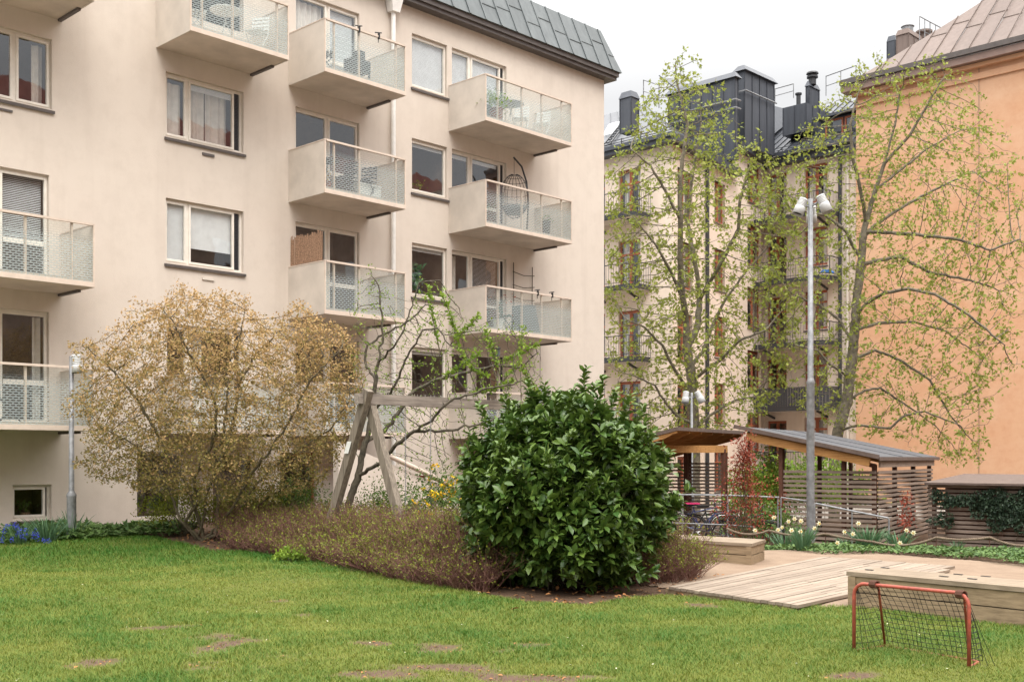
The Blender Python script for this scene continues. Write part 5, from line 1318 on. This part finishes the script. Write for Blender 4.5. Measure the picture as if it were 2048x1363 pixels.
# inner leaves and stems
pi_,di_=lsurf(1500,.45); m=pi_[:,2]>.1; pi_=pi_[m]; di_=di_[m]
pi2=np.repeat(pi_,4,0)+rng.normal(size=(len(pi_)*4,3))*.06
leaves('inner_foliage',pi2,randdir(len(pi2),.2),.14,T_ellipse(.46,.1),'laurel_leaf',lt)
idx=rng.choice(len(p),420,False); e_=p[idx]; b_=np.array([lc.x,lc.y,.0])+np.stack([rng.normal(size=420)*.22,rng.normal(size=420)*.2,np.zeros(420)],-1)
mid=(b_+e_)/2; mid[:,2]=e_[:,2]*.45; t_=np.linspace(0,1,5)[None,:,None]; pth=(1-t_)**2*b_[:,None]+2*t_*(1-t_)*mid[:,None]+t_**2*e_[:,None]
batch_tubes('stems',pth,np.array([.012,.010,.008,.006,.004])[None]*np.ones((420,1)),'bark_dark',lt,ns=4)
q.build('top_shoots','laurel_bud',lt)
idx=rng.choice(len(p),520,False); e_=p[idx]+d[idx]*.03; m=(e_[:,2]>.5); e_=e_[m]; n=len(e_)
ax=unit(np.stack([rng.normal(size=n)*.18,rng.normal(size=n)*.18-.1,np.ones(n)],-1)); L=.09+.07*rng.random(n)
t_=np.linspace(0,1,4)[None,:,None]; pth=e_[:,None]+ax[:,None]*L[:,None,None]*t_
order=np.argsort(e_[:,1]); pth=pth[order]; rad_=np.array([.004,.010,.009,.002])[None]
for k in range(min(100,n)): batch_tubes('flower_spike',pth[k:k+1],rad_,'laurel_bud',lt,tint=rng.random(1),ns=6)
tag(batch_tubes('flower_spikes',pth[100:],rad_*np.ones((n-100,1)),'laurel_bud',lt,tint=rng.random(n-100),ns=5),kind='stuff')
# ------------------------------------------------------------------ brown twiggy hedge
def hedge(lab,region,nstem,hgt,tw,seed,leafn=4.2,cat='hedge',lname='hedge_leaf'):
    global rng; rng=np.random.default_rng(seed)
    poly=[(a,b) for a,b in region]; f=inpoly(poly); xs=[a for a,_ in poly]; ys=[b for _,b in poly]
    X=[];Y=[]
    while len(X)<nstem:
        x=rng.uniform(min(xs),max(xs),4000); y=rng.uniform(min(ys),max(ys),4000); m=f(x,y); X+=list(x[m]);Y+=list(y[m])
    X=np.array(X[:nstem]);Y=np.array(Y[:nstem]); Z=h(X,Y)-.03
    t=thing('hedge',lab,cat,(float(X.mean()),float(Y.mean()),0),'brown twiggy low hedges')
    per=tw; n=nstem*per
    B=np.repeat(np.stack([X,Y,Z],-1),per,0)+rng.normal(size=(n,3))*[.03,.03,0]
    az=rng.random(n)*6.283; sp=.10+.50*rng.random(n)**1.2
    ed_=np.full(nstem,9.); pq=np.array(poly)
    for k_ in range(5):
        a_,b_=pq[k_],pq[k_+1]; ab=b_-a_; tt_=np.clip(((np.stack([X,Y],-1)-a_)@ab)/(ab@ab),0,1); ed_=np.minimum(ed_,np.linalg.norm(np.stack([X,Y],-1)-(a_+tt_[:,None]*ab),axis=1))
    H_=np.repeat(.50+.50*ss(.0,.75,ed_),per)*hgt*(.42+.60*rng.random(n)**.8)*(1+.14*np.sin(B[:,0]*2.1+B[:,1])+.06*np.sin(B[:,0]*6+2*B[:,1]))
    tip=B+np.stack([np.cos(az)*sp,np.sin(az)*sp,H_],-1); mid=B+(tip-B)*.5; mid[:,:2]=B[:,:2]+(tip[:,:2]-B[:,:2])*.32; mid+=rng.normal(size=(n,3))*.05
    tt=np.linspace(0,1,5)[None,:,None]; pth=(1-tt)**2*B[:,None]+2*tt*(1-tt)*mid[:,None]+tt**2*tip[:,None]
    batch_tubes('twigs',pth,np.array([.0045,.004,.0033,.0026,.0015])[None]*np.ones((n,1)),'twig_red',t)
    # side twigs, tangled
    ks=4; ii=np.repeat(np.arange(n),ks); m_=len(ii); f_=rng.random(m_)*3.2+.7; k0_=np.floor(f_).astype(int); fr_=(f_-k0_)[:,None]
    st=pth[ii,k0_]*(1-fr_)+pth[ii,np.minimum(k0_+1,4)]*fr_; a2=rng.random(m_)*6.283; ln=.07+.17*rng.random(m_); el=.15+1.1*rng.random(m_)
    dv=np.stack([np.cos(a2)*np.cos(el),np.sin(a2)*np.cos(el),np.sin(el)],-1)*ln[:,None]; en=st+dv+np.array([0,0,.02])
    p3=np.stack([st,st+dv*.5+rng.normal(size=(m_,3))*.012,en],1)
    batch_tubes('side_twigs',p3,np.array([.0027,.0021,.0012])[None]*np.ones((m_,1)),'twig_red',t)
    en=en[::ks]
    nl=int(n*leafn); i=rng.integers(0,n,nl); s_=.45+.55*rng.random(nl)**.7; 
    patch=fbm(B[i,0],B[i,1],1.8)+.5*rng.normal(size=nl); keep=patch>-.45; i=i[keep];s_=s_[keep]; nl=len(i)
    src=np.where(rng.random(nl)[:,None]<.5,en[i],(pth[i,2]*(1-s_[:,None])+pth[i,4]*s_[:,None]))+rng.normal(size=(nl,3))*.015
    leaves('foliage',src,randdir(nl,.5),.024+.018*rng.random(nl),T_small,lname,t)
    return t
fe=[gp(x,y) for x,y in [(452,1108),(560,1119),(650,1132),(760,1155),(860,1176),(960,1196)]]
reg=[(p.x,p.y+.25) for p in fe]+[(.1,15.2),(.1,17.4),(-1.3,17.6),(-2.6,19.6),(-4.6,21.6),(-5.6,21.8)]
hedge('long low hedge of brown twigs with lime buds, between the lawn and the swing',reg,2500,.84,4,41,leafn=7)
reg=[(1.55,14.7),(2.15,14.9),(2.65,15.6),(2.75,16.6),(2.2,17.2),(1.2,16.6)]
hedge('small brown twiggy hedge piece right of the laurel bush',reg,300,.88,5,42,leafn=8)
# ------------------------------------------------------------------ generic small shrubs
def shrub(name,lab,c,rx,ry,hh,nleaf,size,lm,seed,stems=30,tm=None,cat='shrub',bark='bark_olive',flower=None,rstem=.008,open_=.55,group=None,tall=False):
    global rng; rng=np.random.default_rng(seed)
    c=np.array(c,float); t=thing(name,lab,cat,tuple(c),group)
    ncl=max(20,nleaf//14); d=randdir(ncl); d[:,2]=np.abs(d[:,2])*1.0-.15; k=(open_+(1-open_)*rng.random(ncl))*(1+.18*np.sin(4*np.arctan2(d[:,1],d[:,0])+3*d[:,2]+seed))
    cp=c+np.stack([d[:,0]*rx*k,d[:,1]*ry*k,hh*(.32+.68*np.clip(d[:,2],-.3,1)*k)],-1)
    if tall: u_=rng.random(ncl)**.8; cp[:,2]=c[2]+hh*(.18+.82*u_); wv=np.sin(np.clip(u_*1.25+.15,0,1)*3.14)*.75+.3; cp[:,0]=c[0]+(cp[:,0]-c[0])*wv; cp[:,1]=c[1]+(cp[:,1]-c[1])*wv
    i=rng.integers(0,ncl,stems); e_=cp[i]; b_=c+np.stack([rng.normal(size=stems)*rx*.12,rng.normal(size=stems)*ry*.12,-.05*np.ones(stems)],-1)
    mid=(b_+e_)/2+rng.normal(size=(stems,3))*.05*hh; tt=np.linspace(0,1,6)[None,:,None]; pth=(1-tt)**2*b_[:,None]+2*tt*(1-tt)*mid[:,None]+tt**2*e_[:,None]
    batch_tubes('stems',pth,rstem*np.linspace(1,.3,6)[None]*np.ones((stems,1)),bark,t,ns=4)
    j=rng.integers(0,ncl,nleaf); pos=cp[j]+rng.normal(size=(nleaf,3))*np.array([rx,ry,hh*.6])*.11
    leaves('foliage',pos,randdir(nleaf,.25),size*(.6+.8*rng.random(nleaf)),tm or T_small,lm,t,np.clip(.5*rng.random(ncl)[j]+.5*rng.random(nleaf),0,1))
    if flower:
        fm,fn,fs=flower; j=rng.integers(0,ncl,fn)
        for jj in j: leaves('flower',cp[jj]+d[jj]*.08+rng.normal(size=(9,3))*.022,randdir(9,.2),fs*1.3,T_small,fm,t)
    return t
def gat(px,Y,z=None):
    p=at(px,HY,Y); p.z=float(h(p.x,p.y)) if z is None else z; return tuple(p)
shrub('red_leaved_shrub','airy shrub with dark red young leaves between the two bicycle shelters',gat(1490,24.2),.85,.6,2.45,2300,.065,'red_leaf',51,46,T_ellipse(.4,.1),open_=.2,rstem=.010,tall=True)
shrub('green_shrub','fresh green shrub behind the red leaved shrub',gat(1520,29.5),1.1,.8,2.5,3600,.085,'lime_leaf',52,20,T_ellipse(.5,.1))
shrub('green_shrub','dark green low shrub behind the metal handrail',gat(1530,26.6),.9,.6,1.15,2200,.075,'shrub_leaf',53,20,T_ellipse(.5,.1))
shrub('green_shrub','light green shrub seen through the slats of the right shed',gat(1620,38),2.6,1.2,2.6,4500,.11,'lime_leaf',54,20,T_ellipse(.5,.1))
shrub('green_shrub','small bushy green shrub at the foot of the pink wall, right of the coppery tree',gat(590,21.6),.95,.7,1.32,4800,.045,'shrub_leaf',55,24)
shrub('green_shrub','low olive shrub under the coppery tree stems',gat(365,21.3),.8,.5,1.1,3600,.045,'hedge_leaf',56,34)
shrub('green_shrub','bushy shrub behind the crossed swing legs',gat(780,21),.8,.6,1.6,3800,.045,'shrub_leaf',57,30,open_=.35)
shrub('green_shrub','greenish undergrowth shrub at the coppery tree base',gat(500,21.4),.9,.5,1.12,3600,.045,'hedge_leaf',60,34)
shrub('yellow_shrub','green shrub with yellow flower clusters left of the laurel',gat(880,19.6),.75,.55,1.62,4200,.05,'shrub_leaf',58,26,flower=('flower_yellow',65,.05),open_=.4)
shrub('rose_bush','thin rose bush with red young leaves at the shed corner',gat(1808,23.6),.5,.35,1.3,300,.06,'red_leaf',59,11,T_ellipse(.5,.1),rstem=.005,open_=.2,tall=True)
shrub('green_shrub','low leafy shrub at the lawn end of the twig hedge',gat(580,17.9,-.0),.32,.2,.28,420,.06,'lime_leaf',61,10,T_ellipse(.5,.1))
# ------------------------------------------------------------------ ground cover
def cover(name,lab,region,n,hgt,size,mat,seed,tm):
    global rng; rng=np.random.default_rng(seed); f=inpoly(region); xs=[a for a,_ in region]; ys=[b for _,b in region]
    x=rng.uniform(min(xs),max(xs),n*3); y=rng.uniform(min(ys),max(ys),n*3); m=f(x,y); x=x[m][:n];y=y[m][:n]; n=len(x)
    mound=hgt*(.55+.45*np.clip(fbm(x,y,2.6)+.2,-1,1)); z=h(x,y)+mound*(.55+.45*rng.random(n))
    dd=randdir(n,.0,.35); o=leaves(name,np.stack([x,y,z],-1),dd,size*(.6+.7*rng.random(n)),tm,mat,None,upn=1.3)
    tag(o,lab,'ground cover',None,'stuff'); return o
cov=[(gp(x,y).x,gp(x,y).y) for x,y in [(1495,1090),(1560,1096),(1640,1106),(1760,1109),(1880,1115),(1950,1120),(2048,1132),(2300,1150)]]
far=[(gp(x,y).x,gp(x,y).y) for x,y in [(2300,1085),(2048,1088),(1880,1082),(1700,1078),(1560,1074),(1490,1076)]]
cover('ground_cover','low green leafy ground cover along the rope fence',cov+far,15000,.13,.075,'ground_leaf',71,T_ellipse(.6,.1))
reg=[(-9.9,19.6),(-8.2,20.3),(-7.2,20.6),(-6.4,20.9),(-6.0,21.6),(-6.6,23.0),(-9.2,22.6),(-10.0,21.2)]
cover('ground_cover','broad lobed green leaves at the foot of the pink wall',reg,3600,.20,.13,'ground_leaf',72,T_palm())
# ------------------------------------------------------------------ bulbs
def strap_clump(name,lab,c,n,hh,sp,wd,mat,seed,group,cat='flowers',flowers=(),fkind=None):
    global rng; rng=np.random.default_rng(seed); random.seed(seed)
    c=Vector(c); t=thing(name,lab,cat,tuple(c),group)
    az=rng.random(n)*6.283; B=np.array(c)+np.stack([np.cos(az)*sp*.35*rng.random(n),np.sin(az)*sp*.35*rng.random(n),np.zeros(n)-.02],-1)
    rr=sp*(.25+.75*rng.random(n)); H_=hh*(.65+.4*rng.random(n)); T=B+np.stack([np.cos(az)*rr,np.sin(az)*rr,H_],-1)
    straps('leaves',B,T,H_*.28,wd,mat,t)
    for fp in flowers:
        fp=Vector(fp); s0=Vector((c.x+(fp.x-c.x)*.5,c.y+(fp.y-c.y)*.5,c.z)); q=MB()
        if fkind=='daffodil':
            q.tube([s0,s0.lerp(fp,.6)+ZU*.03,fp+Vector((0,.03,0))],.004,4)
            st=q.build('stem',mat,t); face=Vector((random.uniform(-.7,.5),-1,random.uniform(-.35,.15))).normalized(); u=face.orthogonal().normalized(); v=face.cross(u)
            q=MB()
            for k in range(6):
                a=k*math.pi/3+.2; d_=(u*math.cos(a)+v*math.sin(a)); s_=face.cross(d_); q.quad(fp,fp+d_*.028+s_*.017+face*.002,fp+d_*.052-face*.006,fp+d_*.028-s_*.017+face*.002)
            fl=q.build('flower','flower_white',t); q=MB(); q.lathe([(.008,0),(.012,.018),(.018,.026)],Matrix.Translation(fp)@face.to_track_quat('Z','Y').to_matrix().to_4x4(),10); q.build('trumpet','flower_cup',fl)
        else:
            q.tube([s0,fp-ZU*.04],.004,4); q.build('stem',mat,t)
            n2=26; pos=np.array(fp)+np.stack([rng.normal(size=n2)*.018,rng.normal(size=n2)*.018,-.05+.11*rng.random(n2)],-1); leaves('flower',pos,randdir(n2,-.3),.032,T_small,'flower_blue',t)
    return t
DG_='white daffodil clumps along the rope fence'
strap_clump('daffodil_clump','daffodil clump left of the lamp post, many white flowers',gat(1572,22.6),120,.50,.42,.018,'strap_leaf',81,DG_,flowers=[at(1548,1034,22.5),at(1577,1042,22.4),at(1564,1054,22.3),at(1556,1059,22.2),at(1510,1060,22.6),at(1589,1037,22.7)],fkind='daffodil')
strap_clump('daffodil_clump','daffodil clump in front of the lamp foot, nearest to the deck',gat(1605,20.3,.0),110,.46,.30,.018,'strap_leaf',82,DG_,flowers=[at(1602,1041,20.4),at(1583,1060,20.3),at(1601,1062,20.2),at(1629,1056,20.3),at(1638,1046,20.4)],fkind='daffodil')
strap_clump('daffodil_clump','largest daffodil leaf clump, before the shed corner',gat(1738,20.9),130,.46,.42,.018,'strap_leaf',83,DG_,flowers=[at(1717,1046,20.9),at(1706,1067,20.7),at(1675,1085,20.6)],fkind='daffodil')
strap_clump('daffodil_clump','small daffodil clump with two blooms, between the big clump and the lamp post',gat(1694,21.5),40,.32,.25,.016,'strap_leaf',84,DG_,flowers=[at(1689,1063,21.4)],fkind='daffodil')
strap_clump('daffodil_clump','daffodil clump right of the largest one, near the rose bush',gat(1796,20.9),80,.40,.32,.018,'strap_leaf',85,DG_,flowers=[at(1813,1060,20.9),at(1827,1065,20.8),at(1800,1085,20.5)],fkind='daffodil')
strap_clump('leaf_tuft','short tuft of strap leaves in the bed by the bin store',gat(1915,20.2),26,.24,.16,.016,'strap_leaf',86,'small leaf tufts in the bed','plant')
strap_clump('leaf_tuft','tiny tuft of strap leaves at the right end of the bed',gat(2020,19.6),16,.20,.14,.016,'strap_leaf',87,'small leaf tufts in the bed','plant')
strap_clump('bluebell_clump','blue flowering bulbs at the left picture edge below the wall',gat(40,20.0),90,.40,.34,.014,'strap_leaf',88,'blue flowers by the wall',flowers=[at(x,y,19.8) for x,y in [(8,1062),(16,1052),(24,1078),(28,1050),(36,1066),(40,1058),(46,1074),(4,1078),(33,1054),(52,1062)]],fkind='blue')
strap_clump('bluebell_clump','dark leafy clump with blue flowers, left of the short lamp',gat(92,20.2),130,.48,.40,.016,'strap_leaf',89,'blue flowers by the wall',flowers=[at(x,y,19.9) for x,y in [(70,1062),(76,1074),(88,1080),(97,1082),(66,1070)]],fkind='blue')
strap_clump('leaf_tuft','dark strap leaves around the foot of the short lamp post',gat(143,20.7),26,.55,.42,.018,'strap_leaf',90,'small leaf tufts in the bed','plant')
# ------------------------------------------------------------------ ivy on the bin store
rng=np.random.default_rng(95)
iv=thing('ivy','dark green ivy climbing over the slatted bin store front','plant',tuple(F0.lerp(F1,.5)))
def fpx(px,z):
    t=(px-CX)/FPX; k=(t*F0.y-F0.x)/(fd.x-t*fd.y); return F0+fd*k-fb*.06+ZU*z
pos=[];dr=[]
blobs=[(1900,1000,34,12),(1935,1000,40,12),(1975,1010,40,22),(2010,1015,38,26),(2040,1030,30,30),(1890,1038,26,14),(1880,985,16,8),(1990,985,30,10),(2060,1000,40,30),(2000,1045,26,16)]
for (x,y,rx_,ry_) in blobs:
    for _ in range(int(rx_*ry_*.62)):
        a=rng.random()*6.283; r_=math.sqrt(rng.random())*(1+.25*math.sin(3*a+x)); px_=x+math.cos(a)*rx_*r_; py_=y+math.sin(a)*ry_*r_
        p=fpx(px_,0); p.z=zat(py_,p.y); p-=fb*(.02+.10*rng.random()); pos.append(tuple(p)); v=Vector(rng.normal(size=3))*.6-fb*.3-ZU*.7; dr.append(tuple(v))
leaves('foliage',pos,np.array(dr),.085*(.6+.7*rng.random(len(pos))),T_palm(),'ivy_leaf',iv,upn=.2)
q=MB()
for x,y in ((1886,1080),(1990,1085),(2030,1085)):
    pts=[]; 
    for k in range(8): p=fpx(x+8*math.sin(k*1.3),0); p.z=zat(y-k*13,p.y); pts.append(p-fb*.0)
    q.tube(pts,.008,5)
q.build('stems','bark_olive',iv)
# loose leaf on the lawn
o=leaves('fallen_leaf',[tuple(gp(1022,1228)+ZU*.05)],np.array([[1,.2,.25]]),.10,T_ellipse(.7,.15),'dry_leaf',None); tag(o,'single curled tan dead leaf lying on the grass','leaf')
rng=np.random.default_rng(96); n=9000; x=rng.uniform(-6.5,5,n); y=rng.uniform(7.5,22,n); m=((~in_lawn(x,y))&(y>12.8)&(x<3)&(rng.random(n)<.6))|(in_lawn(x,y)&(bare(x,y)>.5)&(rng.random(n)<.8)); x=x[m];y=y[m]
o=leaves('leaf_litter',np.stack([x,y,h(x,y)+.01],-1),randdir(len(x),0,.2),np.where(in_lawn(x,y),.018,.05)+.03*rng.random(len(x)),T_ellipse(.6,.1),'dry_leaf',None,upn=2); tag(o,'brown dead leaves and crumbs under the hedge and in bare lawn patches','leaf litter',None,'stuff')
# ================================================================== things on the balconies
def bp(u,w,z): return MF.p(u,w,z)
def pot(u,w,z,r,hh,mat,lab,leafm_,n,ls,spread,ph,group=None,seed=0,tm=None):
    global rng; rng=np.random.default_rng(200+seed)
    c=bp(u,w,z); t=thing('potted_plant',lab,'plant',tuple(c),group)
    q=MB(); q.lathe([(0,0),(r*.75,0),(r,hh*.95),(r*1.08,hh*.95),(r*1.08,hh),(r*.9,hh),(r*.88,hh*.9),(0,hh*.9)],Matrix.Translation(c),16); q.build('pot',mat,t)
    p=np.array(c)+np.stack([rng.normal(size=n)*spread,rng.normal(size=n)*spread,hh+ph*rng.random(n)],-1); leaves('foliage',p,randdir(n,.4),ls,tm or T_ellipse(.45,.1),leafm_,t)
    q=MB()
    for k in range(6): a=k*1.05; q.tube([c+ZU*hh*.9,c+ZU*(hh+ph*.5)+Vector((math.cos(a)*spread*.5,math.sin(a)*spread*.5,0)),c+ZU*(hh+ph*.9)+Vector((math.cos(a)*spread,math.sin(a)*spread,0))],.005,4)
    q.build('stems','bark_olive',t)
    return t
def chair(u,w,z,ang,mat,lab,group='small balcony chairs',hh=.85):
    c=bp(u,w,z); t=thing('balcony_chair',lab,'chair',tuple(c),group); f=E1*math.cos(ang)-E2*math.sin(ang); s_=Vector((-f.y,f.x,0))
    q=MB(); 
    for k in range(5): q.box(c+f*(-.19+.08*k)-s_*.2+ZU*.43,f*.06,s_*.4,ZU*.02)
    q.build('seat',mat,t)
    q=MB()
    for k in range(4): q.box(c-f*.2-s_*.2+ZU*(.55+.08*k),f*.02,s_*.4,ZU*.05)
    q.build('backrest',mat,t)
    for sg in (-1,1):
        q=MB(); q.tube([c-f*.2+s_*sg*.2+ZU*hh,c-f*.17+s_*sg*.2+ZU*.44,c+f*.2+s_*sg*.2],.011,6); q.build('leg',mat,t)
        q=MB(); q.tube([c+f*.2+s_*sg*.19+ZU*.44,c-f*.2+s_*sg*.19],.011,6); q.build('leg',mat,t)
    return t
def rtable(u,w,z,r,hh,mat,lab,tmat=None):
    c=bp(u,w,z); t=thing('balcony_table',lab,'table',tuple(c),'small balcony tables')
    q=MB(); q.lathe([(0,hh-.015),(r,hh-.015),(r,hh+.005),(0,hh+.005)],Matrix.Translation(c),24); q.build('tabletop',tmat or mat,t)
    for k in range(3):
        a=k*2.09+.4; q=MB(); q.tube([c+Vector((math.cos(a)*r*.6,math.sin(a)*r*.6,0)),c+Vector((-math.cos(a)*r*.25,-math.sin(a)*r*.25,hh-.02))],.011,6); q.build('leg',mat,t)
    return t
Z1,Z2,Z3,Z4=10.75,7.95,5.15,2.34
# right column, top row
pot(21.25,1.1,Z1,.17,.36,'grey_cloth','dark potted plant at the left end of the top right balcony','lime_leaf',150,.09,.14,.40,seed=1)
pot(21.72,1.1,Z1,.19,.38,'terracotta','tall terracotta pot with a pale leafy plant, top right balcony','lime_leaf',190,.09,.17,.36,seed=2)
rtable(22.4,1.0,Z1,.36,.70,'white_plastic','round glass topped table on the top right balcony','galv')
chair(23.0,.8,Z1,2.6,'white_plastic','white metal chair nearest the table, top right balcony')
chair(23.75,.9,Z1,2.8,'white_plastic','white metal chair at the right end of the top right balcony')
# right column, second row: hanging egg chair
c=bp(22.75,.85,Z2); eg=thing('hanging_chair','black wicker egg chair hanging from a curved stand, second right balcony','chair',tuple(c))
q=MB(); q.tube([c+E1*.45,c+E1*.52+ZU*.9,c+E1*.45+ZU*1.5,c+E1*.25+ZU*1.9,c-E1*.08+ZU*2.1],.025,8); q.tube([c+E1*.45+Vector((.4,0,.02)),c+E1*.45+Vector((-.3,.2,.02))],.025,6); q.build('stand','black_plastic',eg)
q=MB(); q.tube([c-E1*.06+ZU*2.08,c-E1*.06+ZU*1.62],.008,4); q.build('chain','black_plastic',eg)
q=MB(); ec=c-E1*.05+ZU*1.02
for k in range(18):
    a=k*math.pi/9
    if -.9<math.sin(a+.8)<.55 or True:
        pts=[ec+Vector((math.cos(a)*.40*math.sin(b),math.sin(a)*.34*math.sin(b),-.62*math.cos(b))) for b in np.linspace(.15,3.0,12)]
        if not (math.sin(a)<-.55): q.tube(pts,.008,4,False)
for b in np.linspace(.4,2.9,9):
    pts=[ec+Vector((math.cos(a)*.40*math.sin(b),math.sin(a)*.34*math.sin(b),-.62*math.cos(b))) for a in np.linspace(-.6,math.pi+.6,16)]; q.tube(pts,.007,4,False)
q.build('basket','wicker_dark',eg)
q=MB(); q.lathe([(0,-.52),(.2,-.5),(.32,-.38),(.34,-.3),(.2,-.28),(0,-.3)],Matrix.Translation(ec),16); q.build('cushion','grey_cloth',eg)
pot(21.3,.9,Z2,.16,.3,'grey_cloth','dark planter behind the glass, second right balcony','shrub_leaf',120,.08,.14,.25,seed=3)
pot(23.95,.9,Z2,.14,.5,'black_plastic','tall black pot at the right end, second right balcony','shrub_leaf',50,.07,.1,.15,seed=4)
# right column, third row
chair(21.3,.9,Z3,.4,'green_cloth','dark green chair at the left end, third right balcony'); chair(22.3,.9,Z3,1.2,'green_cloth','dark green chair with its back to the glass, third right balcony')
q=MB(); c=bp(23.0,1.0,Z3); t=thing('cushion_box','blue grey cloth covered box on the third right balcony','box',tuple(c)); q.hexa([c-E1*.4-E2*.2,c+E1*.4-E2*.2,c+E1*.4+E2*.2,c-E1*.4+E2*.2],[c-E1*.36-E2*.18+ZU*.75,c+E1*.2-E2*.18+ZU*.8,c+E1*.2+E2*.18+ZU*.8,c-E1*.36+E2*.18+ZU*.75]); q.build('cover','grey_cloth',t)
pot(21.75,1.15,Z3,.14,.28,'white_plastic','white pot with thin stems, third right balcony','red_leaf',60,.06,.22,.7,seed=5)
t=thing('trellis','thin rustic twig ladder leaning on the pink wall above the third right balcony','trellis',tuple(bp(23.8,.06,6.1)))
q=MB(); q.tube([bp(23.52,.05,5.2),bp(23.50,.05,7.32)],.014,5); q.tube([bp(24.28,.05,5.2),bp(24.30,.05,7.28)],.014,5); q.build('rail','bark_dark',t)
for k in range(4): 
    q=MB(); q.tube([bp(23.44,.08,5.95+.36*k+.02*(k%2)),bp(23.9,.08,5.9+.36*k),bp(24.36,.08,5.97+.36*k-.03*(k%2))],.012,5); q.build('rung','bark_dark',t)
# middle column
pot(16.05,1.1,Z2,.0001+.12,.2,'terracotta','terracotta pot of yellow spring flowers on a table, second middle balcony','flower_yellow',60,.05,.07,.25,seed=6)
rtable(16.05,1.1,Z2-.0,.30,.70,'dark_metal','dark slatted folding table, second middle balcony')
chair(16.7,1.0,Z2,2.9,'dark_metal','dark folding chair beside the folding table, second middle balcony')
chair(17.3,1.0,Z2,2.7,'dark_metal','second dark folding chair, nearer the right panel, second middle balcony')
q=MB(); c=bp(17.35,1.15,Z2); t=thing('storage_crate','pale green crate on the floor of the second middle balcony','crate',tuple(c)); q.box(c-E1*.35,E1*.65,E2*.3,ZU*.32); q.box(c-E1*.37-E2*.02+ZU*.32,E1*.69,E2*.34,ZU*.03); q.build('box','white_plastic',t)
t=thing('barbecue','dark grey covered barbecue on the top middle balcony','barbecue',tuple(bp(17.2,1.0,Z1)))
q=MB(); c=bp(17.2,1.0,Z1); q.box(c-E1*.3+ZU*.32,E1*.55,E2*.35,ZU*.28); q.build('body','dark_metal',t)
q=MB(); q.box(c-E1*.12+ZU*.61,E1*.2,E2*.25,ZU*.2); q.build('lid','dark_metal',t)
for dx in (-.26,.2):
    q=MB(); q.box(c+E1*dx,E1*.04,E2*.04,ZU*.32); q.build('leg','dark_metal',t)
chair(16.05,1.0,Z1,.6,'dark_metal','dark chair at the left end of the top middle balcony')
t=thing('reed_screen','brown reed screen tied above the third middle balcony, beside its side panel','screen',tuple(bp(15.8,.6,6.3)))
q=MB()
for k in range(60):
    w_=.04+k*.021; q.cur=random.random(); q.tube([bp(15.79+random.uniform(-.006,.006),w_,6.27),bp(15.79+random.uniform(-.01,.01),w_,6.93+random.uniform(-.05,.06))],.010,5)
q.build('reeds','reed',t)
# top balcony left of the middle: white folding chairs and table
chair(12.7,1.0,Z1,.5,'white_plastic','white folding chair at the left end of the balcony above the curtained window')
chair(14.2,1.0,Z1,2.6,'white_plastic','white folding chair at the right end of the balcony above the curtained window')
rtable(13.4,1.0,Z1,.34,.70,'white_plastic','white folding table between two white chairs')
# left lower balcony
chair(8.75,1.0,Z4,.4,'dark_metal','dark folding chair on the lower left balcony')
# clamps on handrails
def clamp(u,zr,lab):
    c=bp(u,BD-.02,zr); t=thing('clamp',lab,'clamp',tuple(c),'black clamps on the balcony rails')
    q=MB(); q.box(c-E1*.02-ZU*.08,E1*.035,-E2*.05,ZU*.14); q.tube([c+ZU*.06-E1*.10,c+ZU*.10+E1*.10],.014,6); q.tube([c-ZU*.08,c-ZU*.16],.01,5); q.build('body','black_plastic',t)
clamp(16.75,11.85,'left of two black clamps on the top middle balcony rail'); clamp(17.35,11.85,'right of two black clamps on the top middle balcony rail')
clamp(23.02,6.25,'left of two black clamps on the third right balcony rail'); clamp(23.62,6.25,'right of two black clamps on the third right balcony rail')
# hanging lamp, bird feeder under the third right balcony
c=bp(23.6,1.0,3.55); t=thing('hanging_lamp','grey enamel lamp shade hanging under the third right balcony','lamp',tuple(c))
q=MB(); q.lathe([(.03,.14),(.06,.12),(.09,.07),(.30,.02),(.33,0),(.29,.01)],Matrix.Translation(c),20); q.build('shade','galv',t,True)
q=MB(); q.tube([c+ZU*.14,c+ZU*.5,bp(23.6,1.0,5.0)],.007,5); q.build('cord','black_plastic',t)
c=bp(21.9,1.0,4.45); t=thing('bird_feeder','small grey bird feeder hanging under the third right balcony','bird feeder',tuple(c))
q=MB(); q.lathe([(.05,0),(.05,.2),(.09,.2),(.0,.28)],Matrix.Translation(c),10); q.tube([c+ZU*.28,bp(21.9,1.0,5.0)],.004,4); q.build('tube','grey_cloth',t)
# things on the window sills inside
pot(20.0,-.22,8.76,.07,.1,'white_plastic','small plant on the window sill beside the second right balcony','lime_leaf',70,.05,.12,.22,seed=7)
pot(19.85,-.24,5.98,.08,.12,'terracotta','large hanging leafed plant in the window beside the third right balcony','strap_leaf',110,.22,.12,.75,seed=8)
pot(9.55,-.25,.47,.09,.1,'reed','small green plant in the basement window','shrub_leaf',60,.07,.07,.2,seed=9)
# blue cloth on the old house balcony
c=at(1655,541,55.2); t=thing('blue_bag','small bright blue bag on the black balcony of the beige house','bag',tuple(c))
q=MB(); q.hexa([c+Vector((-.35,0,-.1)),c+Vector((.35,0,-.1)),c+Vector((.35,.2,-.1)),c+Vector((-.35,.2,-.1))],[c+Vector((-.25,.03,.05)),c+Vector((.1,.03,.0)),c+Vector((.22,.15,.08)),c+Vector((-.2,.15,.05))]); q.build('cloth','blue_cloth',t)
